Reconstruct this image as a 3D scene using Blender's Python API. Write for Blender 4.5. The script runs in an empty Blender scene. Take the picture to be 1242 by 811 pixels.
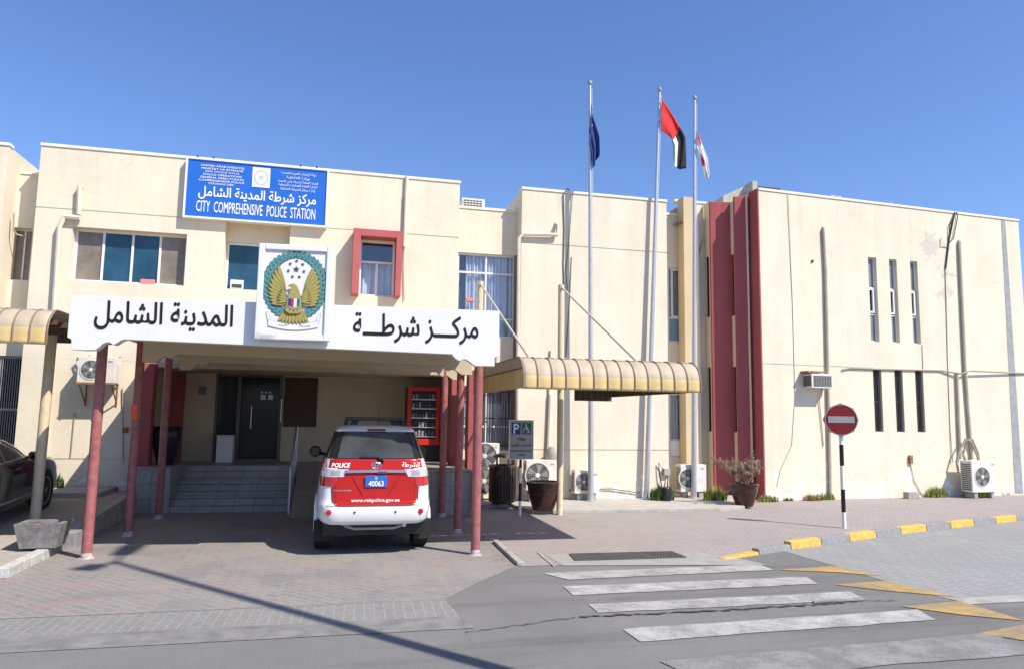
import bpy, bmesh, math, random
from mathutils import Vector, Matrix
R = math.radians
rnd = random.Random(7)
S = bpy.context.scene
C = S.collection

# ---------------------------------------------------------------- camera
FPX, PITCH, YAW, ROLL, EYE = 873.0, .1115, .2377, .0149, 2.2
cp, sp, cy_, sy_ = math.cos(PITCH), math.sin(PITCH), math.cos(YAW), math.sin(YAW)
fwd = Vector((sy_*cp, cy_*cp, sp)); rgt = Vector((cy_, -sy_, 0)); up0 = rgt.cross(fwd)
ri = rgt*math.cos(ROLL) + up0*math.sin(ROLL); ui = up0*math.cos(ROLL) - rgt*math.sin(ROLL)
cam = bpy.data.cameras.new('camera'); co = bpy.data.objects.new('camera', cam); C.objects.link(co)
cam.sensor_width = 36; cam.sensor_fit = 'HORIZONTAL'; cam.lens = 36*FPX/1242; cam.clip_end = 6000
m = Matrix((ri, ui, -fwd)).transposed().to_4x4(); m.translation = (0, 0, EYE); co.matrix_world = m
S.camera = co

# ---------------------------------------------------------------- light
SUN = Vector((.61, -.65, 1.0)).normalized()            # towards the sun
w = bpy.data.worlds.new("World"); S.world = w; w.use_nodes = True
nt = w.node_tree; bg = nt.nodes['Background']
sky = nt.nodes.new('ShaderNodeTexSky'); sky.sky_type = 'NISHITA'; sky.sun_disc = False
sky.sun_elevation = math.asin(SUN.z); sky.sun_rotation = math.atan2(SUN.x, SUN.y)
sky.air_density = 1.0; sky.dust_density = .6; sky.ozone_density = 4.0; sky.altitude = 0
tint = nt.nodes.new('ShaderNodeMix'); tint.data_type = 'RGBA'; tint.blend_type = 'MULTIPLY'; tint.inputs[0].default_value = 1
tint.inputs[7].default_value = (.87, .97, 1.22, 1); nt.links.new(sky.outputs[0], tint.inputs[6]); nt.links.new(tint.outputs[2], bg.inputs['Color']); bg.inputs['Strength'].default_value = .115
sl = bpy.data.lights.new('sun', 'SUN'); sl.energy = 4.8; sl.angle = R(.5); sl.color = (1, .935, .83)
so = bpy.data.objects.new('sun', sl); C.objects.link(so); so.rotation_euler = SUN.to_track_quat('Z', 'Y').to_euler()
so.location = (20, -20, 40)
S.view_settings.view_transform = 'Standard'; S.view_settings.look = 'None'; S.view_settings.gamma = 1
S.view_settings.exposure = .47; S.view_settings.use_curve_mapping = False

# ---------------------------------------------------------------- measuring: sight lines meet real planes
def ray(px, py):
    a, b = px-621.0, py-405.5
    d = fwd*FPX + ri*a - ui*b
    return d
def G(px, py, z=0.0):
    d = ray(px, py); t = (z-EYE)/d.z; return (d.x*t, d.y*t)
class Plane:
    def __init__(s, A, B):
        s.A = Vector(A); s.d = (Vector(B)-Vector(A)).normalized(); s.n = Vector((-s.d.y, s.d.x))
        s.M = Matrix(((s.d.x, s.n.x, 0, s.A.x), (s.d.y, s.n.y, 0, s.A.y), (0, 0, 1, 0), (0, 0, 0, 1)))
    def at(s, px, py):
        d = ray(px, py); t = s.n.dot(s.A)/s.n.dot(d.xy); p = d*t
        return ((p.xy-s.A).dot(s.d), p.z+EYE)
    def u(s, px, py): return s.at(px, py)[0]
    def z(s, px, py): return s.at(px, py)[1]
def YP(Y): return Plane((0, Y), (1, Y))

# ---------------------------------------------------------------- materials
MATS = {}
def mat(name, col, rough=.6, metal=0.0, var=.12, vs=3.0, bump=.15, bs=60.0, spec=.4, coat=0.0, alpha=1.0, detail=6):
    if name in MATS: return MATS[name]
    m = bpy.data.materials.new(name); m.use_nodes = True; MATS[name] = m
    n = m.node_tree.nodes; l = m.node_tree.links; b = n['Principled BSDF']
    b.inputs['Roughness'].default_value = rough; b.inputs['Metallic'].default_value = metal
    b.inputs['Specular IOR Level'].default_value = spec; b.inputs['Coat Weight'].default_value = coat
    g = n.new('ShaderNodeNewGeometry')
    if var:
        t = n.new('ShaderNodeTexNoise'); t.inputs['Scale'].default_value = vs; t.inputs['Detail'].default_value = detail
        t.inputs['Roughness'].default_value = .65; l.new(g.outputs['Position'], t.inputs['Vector'])
        r = n.new('ShaderNodeValToRGB'); r.color_ramp.elements[0].position = .3; r.color_ramp.elements[1].position = .7
        r.color_ramp.elements[0].color = [c*(1-var) for c in col]+[1]; r.color_ramp.elements[1].color = [min(1, c*(1+var)) for c in col]+[1]
        l.new(t.outputs['Fac'], r.inputs['Fac']); l.new(r.outputs['Color'], b.inputs['Base Color'])
    else: b.inputs['Base Color'].default_value = list(col)+[1]
    if bump:
        t2 = n.new('ShaderNodeTexNoise'); t2.inputs['Scale'].default_value = bs; t2.inputs['Detail'].default_value = 4
        l.new(g.outputs['Position'], t2.inputs['Vector'])
        bp = n.new('ShaderNodeBump'); bp.inputs['Strength'].default_value = bump; bp.inputs['Distance'].default_value = .02
        l.new(t2.outputs['Fac'], bp.inputs['Height']); l.new(bp.outputs['Normal'], b.inputs['Normal'])
    return m
class NT:
    """tiny node helper for the hand-made materials"""
    def __init__(s, name):
        s.m = bpy.data.materials.new(name); s.m.use_nodes = True; MATS[name] = s.m
        s.n = s.m.node_tree.nodes; s.l = s.m.node_tree.links; s.b = s.n['Principled BSDF']
        s.pos = s.n.new('ShaderNodeNewGeometry').outputs['Position']
    def map(s, scale=(1, 1, 1), rot=0.0, src=None):
        q = s.n.new('ShaderNodeMapping'); q.inputs['Scale'].default_value = scale; q.inputs['Rotation'].default_value = (0, 0, rot)
        s.l.new(src or s.pos, q.inputs['Vector']); return q.outputs[0]
    def noise(s, scale, detail=5, vec=None, rough=.6):
        t = s.n.new('ShaderNodeTexNoise'); t.inputs['Scale'].default_value = scale; t.inputs['Detail'].default_value = detail
        t.inputs['Roughness'].default_value = rough; s.l.new(vec or s.pos, t.inputs['Vector']); return t.outputs['Fac']
    def ramp(s, fac, a, b, ca=(0, 0, 0), cb=(1, 1, 1)):
        r = s.n.new('ShaderNodeValToRGB'); e = r.color_ramp.elements
        e[0].position, e[1].position = a, b; e[0].color = list(ca)+[1]; e[1].color = list(cb)+[1]
        s.l.new(fac, r.inputs['Fac']); return r.outputs['Color']
    def mix(s, fac, a, b, mode='MIX'):
        x = s.n.new('ShaderNodeMix'); x.data_type = 'RGBA'; x.blend_type = mode
        for k, v in ((0, fac), (6, a), (7, b)):
            if isinstance(v, (int, float)): x.inputs[k].default_value = v
            elif isinstance(v, tuple): x.inputs[k].default_value = list(v)+[1]
            else: s.l.new(v, x.inputs[k])
        return x.outputs[2]
    def math(s, op, a, b=0.0):
        x = s.n.new('ShaderNodeMath'); x.operation = op
        for k, v in ((0, a), (1, b)):
            if isinstance(v, (int, float)): x.inputs[k].default_value = v
            else: s.l.new(v, x.inputs[k])
        return x.outputs[0]
    def sep(s, v=None):
        x = s.n.new('ShaderNodeSeparateXYZ'); s.l.new(v or s.pos, x.inputs[0]); return x.outputs
    def bump(s, h, strength, dist=.02):
        x = s.n.new('ShaderNodeBump'); x.inputs['Strength'].default_value = strength; x.inputs['Distance'].default_value = dist
        s.l.new(h, x.inputs['Height']); s.l.new(x.outputs[0], s.b.inputs['Normal'])
    def done(s, col, rough=.8, spec=.25):
        s.l.new(col, s.b.inputs['Base Color']); s.b.inputs['Specular IOR Level'].default_value = spec
        if isinstance(rough, (int, float)): s.b.inputs['Roughness'].default_value = rough
        else: s.l.new(rough, s.b.inputs['Roughness'])
        return s.m
def plaster(name, col, peel=0.0, streak=.10):
    k = NT(name)
    base = k.mix(k.ramp(k.noise(.9, 6), .3, .7), tuple(c*.93 for c in col), tuple(min(1, c*1.05) for c in col))
    st = k.ramp(k.noise(1.0, 5, k.map((2.2, 2.2, .18))), .45, .75)
    base = k.mix(k.math('MULTIPLY', st, streak*3), base, tuple(c*f for c, f in zip(col, (.80, .76, .70))))
    sp_ = k.ramp(k.noise(7, 4), .66, .74)
    base = k.mix(k.math('MULTIPLY', sp_, .18), base, tuple(c*.72 for c in col))
    fine = k.ramp(k.noise(38, 3), .35, .7)
    base = k.mix(k.math('MULTIPLY', fine, .10), base, tuple(c*.85 for c in col))
    zt_ = k.sep()[2]
    drip = k.ramp(k.noise(1.0, 6, k.map((3.5, 3.5, .10)), .7), .50, .66)
    top = k.ramp(k.math('MULTIPLY', zt_, .1), .64, .83)
    base = k.mix(k.math('MULTIPLY', k.math('MULTIPLY', drip, top), .30), base, tuple(c*f for c, f in zip(col, (.62, .57, .52))))
    vo = k.n.new('ShaderNodeTexVoronoi'); vo.feature = 'DISTANCE_TO_EDGE'; vo.inputs['Scale'].default_value = .55
    wn_ = k.n.new('ShaderNodeTexNoise'); wn_.inputs['Scale'].default_value = 1.8; wn_.inputs['Detail'].default_value = 6; k.l.new(k.pos, wn_.inputs['Vector'])
    k.l.new(k.mix(.55, k.pos, wn_.outputs['Color'], 'ADD'), vo.inputs['Vector'])
    cr_ = k.math('MULTIPLY', k.ramp(vo.outputs['Distance'], .0015, .006, (1, 1, 1), (0, 0, 0)), k.ramp(k.noise(.7, 3), .48, .58))
    base = k.mix(k.math('MULTIPLY', cr_, .22), base, tuple(c*.5 for c in col))
    pat = k.ramp(k.noise(.75, 2, None, .4), .60, .615)
    base = k.mix(k.math('MULTIPLY', pat, .16), base, tuple(min(1, c*1.12) for c in col))
    if peel:
        z = k.sep()[2]
        pn = k.noise(2.6, 8, None, .72)
        hgt = k.math('MULTIPLY', z, .12)
        p = k.ramp(k.math('SUBTRACT', pn, hgt), .49, .505)
        base = k.mix(k.math('MULTIPLY', p, peel), base, (.84, .82, .79))
        for (sx0, sz0, rad) in ((17.75, 7.3, 1.3), (17.95, 6.3, .9)):             # bare grey repairs beside the loose cable
            x_ = k.sep()[0]; dx_ = k.math('SUBTRACT', x_, sx0); dz_ = k.math('SUBTRACT', z, sz0)
            d2 = k.math('SQRT', k.math('ADD', k.math('MULTIPLY', dx_, dx_), k.math('MULTIPLY', dz_, dz_)))
            mk = k.ramp(k.math('SUBTRACT', k.noise(2.2, 8, None, .75), k.math('MULTIPLY', d2, .16/rad)), .47, .49)
            base = k.mix(k.math('MULTIPLY', mk, .5), base, (.44, .42, .38))
    k.bump(k.math('ADD', k.noise(55, 4), k.math('MULTIPLY', k.noise(5, 6, k.map((1, 1, .6)), .7), 2.2)), .32, .016)
    return k.done(base, .85, .2)
CREAM = (.725, .645, .50)
M_wall = plaster('cream_plaster', CREAM)
M_wallR = plaster('cream_plaster_peeling', (.725, .65, .51), .95, .14)
M_wall_shadetone = plaster('cream_plaster_shade_tone', (.62, .50, .32))
M_shade = plaster('porch_plaster_shade_tone', (.60, .505, .35))  # darker copy of the cream plaster, shade under the porch put into its colour
M_fin = plaster('red_plaster', (.38, .10, .10), 0, .05)
M_coping = mat('coping_paint', (.78, .71, .60), .7)
M_white = mat('white_paint', (.78, .77, .75), .55, var=.05)
M_sign_white = mat('fascia_white', (.73, .715, .68), .5, var=.03, vs=2, bump=.05)
M_pipe = mat('pipe_plastic', (.64, .58, .49), .5, var=.1)
M_pipew = mat('white_pipe', (.66, .59, .47), .45, var=.08)
M_pipeg = mat('grey_pipe', (.50, .435, .34), .5, var=.12)
M_cable = mat('black_cable', (.03, .03, .03), .5, var=0, bump=0)
M_cablem = mat('weathered_cable', (.10, .09, .08), .6, var=.2, bump=0)
M_cableg = mat('grey_cable', (.33, .29, .24), .6, var=0, bump=0)
M_alu = mat('window_alloy', (.72, .72, .72), .35, .0, var=.04)
M_darkalu = mat('dark_alloy', (.05, .045, .04), .35, .3, var=.05, bump=0)
M_blue = mat('blue_sign', (.018, .125, .52), .35, var=.05, vs=2, bump=.02)
M_black = mat('black_paint', (.012, .012, .012), .4, var=0, bump=0)
M_red = mat('bright_red', (.62, .02, .015), .35, var=.05, bump=.03)
M_post = mat('post_red_paint', (.31, .105, .10), .55, var=.28, vs=9, bump=.1)
M_surround = plaster('window_red_plaster', (.43, .115, .115), 0, .04)
M_steel = mat('galvanised_steel', (.52, .52, .54), .38, .6, var=.1, vs=8)
M_silver = mat('brushed_steel', (.62, .62, .62), .3, .8, var=.05)
M_yel = mat('awning_yellow', (.60, .44, .19), .5, var=.12, vs=4)
M_awt = mat('awning_top', (.42, .345, .245), .6, var=.15, vs=4)
M_ypost = mat('yellow_post_paint', (.61, .51, .34), .5, var=.12, vs=10)
M_foot = mat('worn_foot_paint', (.45, .38, .36), .7, var=.5, vs=22)
M_conc = mat('concrete', (.36, .34, .31), .9, var=.25, vs=5, bump=.4, spec=.15)
M_concl = mat('pale_concrete', (.40, .375, .34), .9, var=.16, vs=4, bump=.3, spec=.15)
M_acw = mat('ac_white', (.66, .635, .575), .5, var=.12, vs=5, bump=.02)
M_acd = mat('ac_dark', (.06, .06, .06), .5, var=.1, bump=0)
M_acg = mat('ac_grille', (.30, .29, .28), .5, var=.1, bump=0)
M_pot = mat('glazed_pot', (.045, .015, .010), .25, var=.35, vs=6, bump=.1, coat=.3)
M_potb = mat('black_pot', (.02, .02, .025), .3, var=.2, bump=.05)
M_soil = mat('soil', (.10, .07, .05), .95, var=.3, vs=20, bump=.8)
M_twig = mat('dry_twig', (.20, .14, .10), .9, var=.3, vs=10)
M_dryleaf = mat('dry_leaf', (.22, .155, .10), .85, var=.35, vs=8, bump=0)
M_grass = mat('grass', (.26, .29, .06), .8, var=.4, vs=3, bump=0)
M_dgrass = mat('dry_grass', (.32, .24, .08), .85, var=.3, vs=4, bump=0)
M_leaf = mat('weed_leaf', (.10, .16, .045), .7, var=.35, vs=6, bump=0)
M_bin = mat('bin_brown', (.045, .028, .024), .45, var=.25, vs=10)
M_rubber = mat('rubber', (.018, .018, .018), .85, var=.15, vs=20)
M_paintw = mat('car_white', (.72, .72, .71), .25, var=.03, bump=0, coat=.6)
M_paintr = mat('car_red', (.37, .012, .008), .3, var=.06, bump=0, coat=.1, spec=.25)
M_paintk = mat('car_black', (.02, .019, .017), .16, var=0, bump=0, coat=.9)
M_chrome = mat('chrome', (.8, .8, .8), .12, 1.0, var=0, bump=0)
M_carglass = mat('car_glass', (.012, .015, .017), .05, var=0, bump=0, spec=.7)
M_lens_r = mat('red_lens', (.40, .012, .008), .12, var=0, bump=0, coat=.5)
M_lens_w = mat('clear_lens', (.60, .58, .56), .12, .3, var=0, bump=0, coat=.5)
M_glassb = mat('blue_glass', (.018, .066, .112), .06, var=.35, vs=1.6, bump=.25, bs=1.3, spec=.5)
M_taupe = mat('taupe_glass', (.21, .175, .14), .2, var=.3, vs=2.2, bump=.2, bs=1.5, spec=.4)
M_dkglass = mat('dark_glass', (.012, .014, .016), .12, var=.3, vs=2, bump=0, spec=.18)
M_grglass = mat('grey_glass', (.20, .22, .235), .15, var=.2, vs=2, bump=0, spec=.5)
M_paleglass = mat('spandrel_glass', (.18, .29, .36), .2, var=.15, vs=2, bump=0)
M_curtain = mat('curtain', (.55, .58, .64), .9, var=.12, vs=5, bump=0)
M_wood = mat('brown_slats', (.075, .042, .022), .6, var=.25, vs=8)
M_navy = mat('navy_cloth', (.012, .04, .17), .8, var=.15, vs=6, bump=0)
M_flr = mat('flag_red', (.60, .02, .02), .8, var=.1, bump=0)
M_flg = mat('flag_green', (.01, .17, .04), .8, var=.1, bump=0)
M_flw = mat('flag_white', (.80, .80, .80), .8, var=.05, bump=0)
M_flk = mat('flag_black', (.012, .012, .014), .8, var=0, bump=0)
M_signred = mat('sign_red', (.20, .008, .008), .55, var=.08, bump=0)
M_signgrey = mat('sign_grey', (.33, .33, .33), .5, var=.06, bump=0)
M_gold = mat('falcon_gold', (.35, .30, .085), .6, var=.15, vs=25, bump=.1)
M_golddk = mat('falcon_brown', (.16, .11, .03), .6, var=0, bump=0)
M_teal = mat('wreath_teal', (.085, .25, .25), .6, var=.15, vs=25, bump=.05)
M_tealdk = mat('wreath_dark', (.02, .08, .10), .6, var=0, bump=0)
M_pinkcloth = mat('pink_cloth', (.60, .20, .20), .9, var=.1)
M_rust = mat('rusty_metal', (.30, .14, .06), .8, var=.3, vs=12)
M_flagdk = mat('star_dark', (.06, .06, .06), .6, var=0, bump=0)
M_signboard = mat('parking_sign_grey', (.30, .31, .31), .5, var=.05, bump=0)
M_pgreen = mat('sign_green', (.01, .13, .07), .5, var=0, bump=0)
M_pblue = mat('sign_dark_blue', (.012, .04, .22), .5, var=0, bump=0)
M_roof = mat('roof_screed', (.45, .42, .38), .9, var=.15)
M_orange = mat('orange_tag', (.70, .12, .06), .6, var=.05, bump=0)
M_kyel = mat('kerb_yellow', (.58, .37, .085), .8, var=.32, vs=14, bump=.3)
M_kgrey = mat('kerb_grey', (.24, .24, .245), .85, var=.22, vs=12, bump=.3)
M_kwhite = mat('kerb_white', (.46, .445, .42), .85, var=.3, vs=10, bump=.3)
# thin clear pane
k = NT('clear_glass')
tr = k.n.new('ShaderNodeBsdfTransparent'); tr.inputs[0].default_value = (.86, .90, .95, 1)
gl = k.n.new('ShaderNodeBsdfGlossy'); gl.inputs['Roughness'].default_value = .04
mx = k.n.new('ShaderNodeMixShader'); mx.inputs[0].default_value = .14
k.l.new(tr.outputs[0], mx.inputs[1]); k.l.new(gl.outputs[0], mx.inputs[2]); k.l.new(mx.outputs[0], k.n['Material Output'].inputs[0])
M_clear = k.m
def pavers(name, c1, c2, mortar, bw, bh, rot, stain=.25, stainc=(.2, .18, .16), ms=.012, freq=2, off=.5, patch=None):
    k = NT(name); v = k.map((1, 1, 1), rot)
    b = k.n.new('ShaderNodeTexBrick'); b.offset = off; b.offset_frequency = freq
    for nm, x in (('Scale', 1), ('Mortar Size', ms), ('Mortar Smooth', .3), ('Bias', 0), ('Brick Width', bw), ('Row Height', bh)): b.inputs[nm].default_value = x
    b.inputs['Color1'].default_value = list(c1)+[1]; b.inputs['Color2'].default_value = list(c2)+[1]; b.inputs['Mortar'].default_value = list(mortar)+[1]
    k.l.new(v, b.inputs['Vector'])
    c = b.outputs['Color']
    if patch:
        pm = k.ramp(k.noise(.9, 3), .52, .6)
        c = k.mix(k.math('MULTIPLY', pm, .6), c, patch[0]); pm2 = k.ramp(k.noise(1.3, 3, k.map((1, 1, 1), 1.1)), .58, .66)
        c = k.mix(k.math('MULTIPLY', pm2, .5), c, patch[1])
    c = k.mix(k.math('MULTIPLY', k.ramp(k.noise(.55, 7, None, .7), .38, .72), stain), c, stainc)
    c = k.mix(.35, c, k.ramp(k.noise(26, 4), .25, .75, (.25, .25, .25), (1, 1, 1)), 'SOFT_LIGHT')
    d = k.math('SUBTRACT', 1.0, b.outputs['Fac'])
    k.bump(k.math('ADD', d, k.math('MULTIPLY', k.noise(60, 3), .5)), .35, .006)
    return k.done(c, .88, .2)
M_drive = pavers('drive_pavers', (.228, .207, .190), (.19, .178, .166), (.272, .252, .232), .24, .12, R(45),   .45, (.29, .265, .235), .010, patch=((.165, .163, .165), (.30, .185, .155)))
M_gutter = pavers('gutter_pavers', (.205, .20, .185), (.185, .18, .168), (.25, .245, .225), .22, .11, R(92), .5, (.25, .245, .235), .009)
M_pink = pavers('pink_pavers', (.295, .26, .25), (.265, .236, .228), (.225, .20, .192), .22, .11, R(40), .35, (.37, .32, .29), .009)
M_greyp = pavers('grey_pavers', (.255, .255, .245), (.228, .228, .22), (.33, .33, .315), .30, .15, R(76), .5, (.20, .198, .19), .011)
M_lot = pavers('lot_pavers', (.37, .335, .29), (.34, .31, .27), (.29, .26, .22), .25, .125, R(8), .4, (.30, .27, .235), .01)
def granite(name, c, rot_axis):
    k = NT(name)
    x, y, z = k.sep(); cmb = k.n.new('ShaderNodeCombineXYZ'); k.l.new(x if rot_axis == 'front' else y, cmb.inputs[0]); k.l.new(z if rot_axis != 'top' else y, cmb.inputs[1])
    if rot_axis == 'top': k.l.new(x, cmb.inputs[0])
    b = k.n.new('ShaderNodeTexBrick'); b.offset = 0
    for nm, v in (('Scale', 1), ('Mortar Size', .006), ('Brick Width', .42), ('Row Height', .31)): b.inputs[nm].default_value = v
    b.inputs['Color1'].default_value = list(c)+[1]; b.inputs['Color2'].default_value = [q*.82 for q in c]+[1]; b.inputs['Mortar'].default_value = [q*.45 for q in c]+[1]
    k.l.new(cmb.outputs[0], b.inputs['Vector'])
    c2 = k.mix(.55, b.outputs['Color'], k.ramp(k.noise(45, 4), .3, .7, (.2, .2, .2), (.85, .85, .85)), 'OVERLAY')
    return k.done(c2, .45, .4)
M_gran = granite('granite_front', (.34, .325, .315), 'front')
M_grant = granite('granite_ramp', (.30, .265, .225), 'top')
# asphalt
k = NT('asphalt')
c = k.mix(k.ramp(k.noise(.35, 6), .35, .68), (.16, .157, .15), (.215, .21, .20))
c = k.mix(k.math('MULTIPLY', k.ramp(k.noise(55, 4, None, .8), .5, .68), .75), c, (.30, .29, .27))
c = k.mix(k.math('MULTIPLY', k.ramp(k.noise(80, 3, None, .8), .54, .68), .7), c, (.045, .044, .042))
c = k.mix(k.math('MULTIPLY', k.ramp(k.noise(1.0, 7, k.map((.12, 1.1, 1), .05), .72), .50, .68), .55), c, (.085, .083, .08))
c = k.mix(k.math('MULTIPLY', k.ramp(k.noise(1.6, 6, k.map((.5, 1, 1), .3), .7), .58, .66), .5), c, (.235, .225, .205))
c = k.mix(k.math('MULTIPLY', k.ramp(k.noise(3.1, 3), .70, .76), .55), c, (.05, .048, .046))
k.bump(k.math('ADD', k.noise(90, 4, None, .8), k.noise(2, 3)), .7, .01)
M_asph = k.done(c, .9, .2)
def worn(name, col, under, lo, hi):
    k = NT(name)
    a = k.math('ADD', k.math('MULTIPLY', k.noise(2.3, 7, None, .75), .6), k.math('MULTIPLY', k.noise(75, 3), .4))
    c = k.mix(k.ramp(a, lo, hi), under, col)
    c = k.mix(k.math('MULTIPLY', k.ramp(k.noise(1.7, 6), .4, .7), .35), c, tuple(x*.72 for x in col))
    k.bump(k.noise(130, 3), .4, .006)
    return k.done(c, .82, .25)
M_line = worn('crossing_white', (.48, .47, .44), (.21, .205, .195), .42, .60)
M_line2 = worn('crossing_white_worn', (.29, .285, .27), (.16, .157, .15), .44, .58)
M_yline = worn('marking_yellow', (.50, .31, .08), (.20, .185, .16), .42, .58)

# ---------------------------------------------------------------- mesh builder
I4 = Matrix.Identity(4)
class MB:
    def __init__(s, M=None): s.v = []; s.f = []; s.mi = []; s.M = M or I4
    def add(s, vs, fs, mi=0):
        o = len(s.v); s.v += [tuple(p) for p in vs]
        for f in fs: s.f.append([i+o for i in f]); s.mi.append(mi)
        return s
    def face(s, pts, mi=0): return s.add(pts, [list(range(len(pts)))], mi)
    def box(s, x0, x1, y0, y1, z0, z1, mi=0):
        x0, x1 = min(x0, x1), max(x0, x1); y0, y1 = min(y0, y1), max(y0, y1); z0, z1 = min(z0, z1), max(z0, z1)
        return s.add([(x, y, z) for z in (z0, z1) for y in (y0, y1) for x in (x0, x1)],
                     [(0, 2, 3, 1), (4, 5, 7, 6), (0, 1, 5, 4), (2, 6, 7, 3), (0, 4, 6, 2), (1, 3, 7, 5)], mi)
    def prism(s, poly, y0, y1, mi=0):                  # poly in (x,z), extruded along y
        n = len(poly)
        return s.add([(x, y0, z) for x, z in poly]+[(x, y1, z) for x, z in poly],
                     [list(range(n)), list(range(2*n-1, n-1, -1))]+[(i, i+n, (i+1) % n+n, (i+1) % n) for i in range(n)], mi)
    def slab(s, poly, z0, z1, mi=0):                   # poly in (x,y), extruded along z
        n = len(poly)
        return s.add([(x, y, z0) for x, y in poly]+[(x, y, z1) for x, y in poly],
                     [list(range(n-1, -1, -1)), list(range(n, 2*n))]+[(i, (i+1) % n, (i+1) % n+n, i+n) for i in range(n)], mi)
    def tube(s, pts, r, n=8, r1=None, mi=0, cap=True):
        pts = [Vector(p) for p in pts]; r1 = r if r1 is None else r1; L = len(pts); o = len(s.v); prev = None
        for i, p in enumerate(pts):
            t = (pts[min(i+1, L-1)]-pts[max(i-1, 0)]).normalized()
            if prev is None: a = t.orthogonal().normalized()
            else: a = (prev-t*prev.dot(t)).normalized()
            prev = a; b = t.cross(a); rr = r+(r1-r)*i/max(1, L-1)
            for k in range(n):
                q = 2*math.pi*k/n; s.v.append(tuple(p+(a*math.cos(q)+b*math.sin(q))*rr))
        for i in range(L-1):
            for k in range(n):
                s.f.append([o+i*n+k, o+i*n+(k+1) % n, o+(i+1)*n+(k+1) % n, o+(i+1)*n+k]); s.mi.append(mi)
        if cap:
            s.f.append([o+k for k in range(n-1, -1, -1)]); s.mi.append(mi)
            s.f.append([o+(L-1)*n+k for k in range(n)]); s.mi.append(mi)
        return s
    def lathe(s, prof, c=(0, 0, 0), n=24, mi=0, axis='z', cap=False):
        o = len(s.v); L = len(prof)
        for r, h in prof:
            for k in range(n):
                q = 2*math.pi*k/n; a, b = r*math.cos(q), r*math.sin(q)
                p = {'z': (a, b, h), 'y': (a, h, b), 'x': (h, a, b)}[axis]
                s.v.append((c[0]+p[0], c[1]+p[1], c[2]+p[2]))
        for i in range(L-1):
            for k in range(n):
                s.f.append([o+i*n+k, o+i*n+(k+1) % n, o+(i+1)*n+(k+1) % n, o+(i+1)*n+k]); s.mi.append(mi)
        for i in ((0, L-1) if cap else ()):
            if prof[i][0] > 1e-4: s.f.append([o+i*n+k for k in range(n)]); s.mi.append(mi)
        return s
    def grid(s, fn, nu, nv, mi=0):
        o = len(s.v)
        for j in range(nv+1):
            for i in range(nu+1): s.v.append(tuple(fn(i/nu, j/nv)))
        for j in range(nv):
            for i in range(nu):
                a = o+j*(nu+1)+i; s.f.append([a, a+1, a+nu+2, a+nu+1])
                s.mi.append(mi(( i+.5)/nu, (j+.5)/nv) if callable(mi) else mi)
        return s
    def build(s, name, mats, parent=None, smooth=False, bevel=0.0, solid=0.0, recalc=True, subsurf=0):
        me = bpy.data.meshes.new(name)
        me.from_pydata([tuple(s.M @ Vector(p)) for p in s.v], [], s.f)
        for x in (mats if isinstance(mats, (list, tuple)) else [mats]): me.materials.append(x)
        me.polygons.foreach_set('material_index', s.mi)
        if recalc:
            b = bmesh.new(); b.from_mesh(me)
            if smooth: bmesh.ops.remove_doubles(b, verts=b.verts, dist=1e-5)
            bmesh.ops.recalc_face_normals(b, faces=b.faces); b.to_mesh(me); b.free()
        o = bpy.data.objects.new(name, me); C.objects.link(o)
        if smooth:
            me.polygons.foreach_set('use_smooth', [True]*len(me.polygons))
            try: me.set_sharp_from_angle(angle=R(42))
            except Exception: pass
        if solid: q = o.modifiers.new('thick', 'SOLIDIFY'); q.thickness = solid; q.offset = 0
        if bevel: q = o.modifiers.new('bevel', 'BEVEL'); q.width = bevel; q.segments = 2; q.limit_method = 'ANGLE'; q.angle_limit = R(40)
        if subsurf: q = o.modifiers.new('sub', 'SUBSURF'); q.levels = q.render_levels = subsurf
        attach(o, parent)
        return o
def attach(o, parent):
    if parent is not None:
        o.parent = parent
        if parent.type == 'EMPTY' and not parent.get('_local'):
            o.matrix_parent_inverse = Matrix.Translation(parent.location).inverted()
def tag(o, label, cat, group=None):
    o['label'] = label; o['category'] = cat
    if group: o['group'] = group
    return o
def thing(name, loc, label, cat, group=None, local=False, rz=0.0):
    o = bpy.data.objects.new(name, None); C.objects.link(o); o.location = loc; o.rotation_euler = (0, 0, rz); o.empty_display_size = .3
    if local: LOCAL.append(o); o['_local'] = True
    return tag(o, label, cat, group)
LOCAL = []
def struct(o): o['kind'] = 'structure'; return o
def dup(root, delta, label=None, loc=None):
    r = root.copy(); C.objects.link(r)
    r.location = Vector(loc) if loc else root.location+Vector(delta)
    if label: r['label'] = label
    def rec(src, par):
        for ch in [q for q in list(C.objects) if q.parent == src]:
            c = ch.copy(); C.objects.link(c); c.parent = par; c.matrix_parent_inverse = ch.matrix_parent_inverse; rec(ch, c)
    rec(root, r)
    return r

# ---------------------------------------------------------------- lettering
_F = {}
def _forms():
    t = [('ا', 0xFE8D, 2), ('ب', 0xFE8F, 4), ('ة', 0xFE93, 2), ('ت', 0xFE95, 4), ('ح', 0xFEA1, 4), ('خ', 0xFEA5, 4), ('د', 0xFEA9, 2), ('ر', 0xFEAD, 2),
         ('ز', 0xFEAF, 2), ('س', 0xFEB1, 4), ('ش', 0xFEB5, 4), ('ص', 0xFEB9, 4), ('ط', 0xFEC1, 4), ('ع', 0xFEC9, 4), ('ف', 0xFED1, 4), ('ق', 0xFED5, 4), ('ك', 0xFED9, 4),
         ('ل', 0xFEDD, 4), ('م', 0xFEE1, 4), ('ن', 0xFEE5, 4), ('ه', 0xFEE9, 4), ('و', 0xFEED, 2), ('ي', 0xFEF1, 4), ('أ', 0xFE83, 2), ('إ', 0xFE87, 2)]
    for c, b, n in t: _F[c] = (b, n)
_forms()
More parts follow.
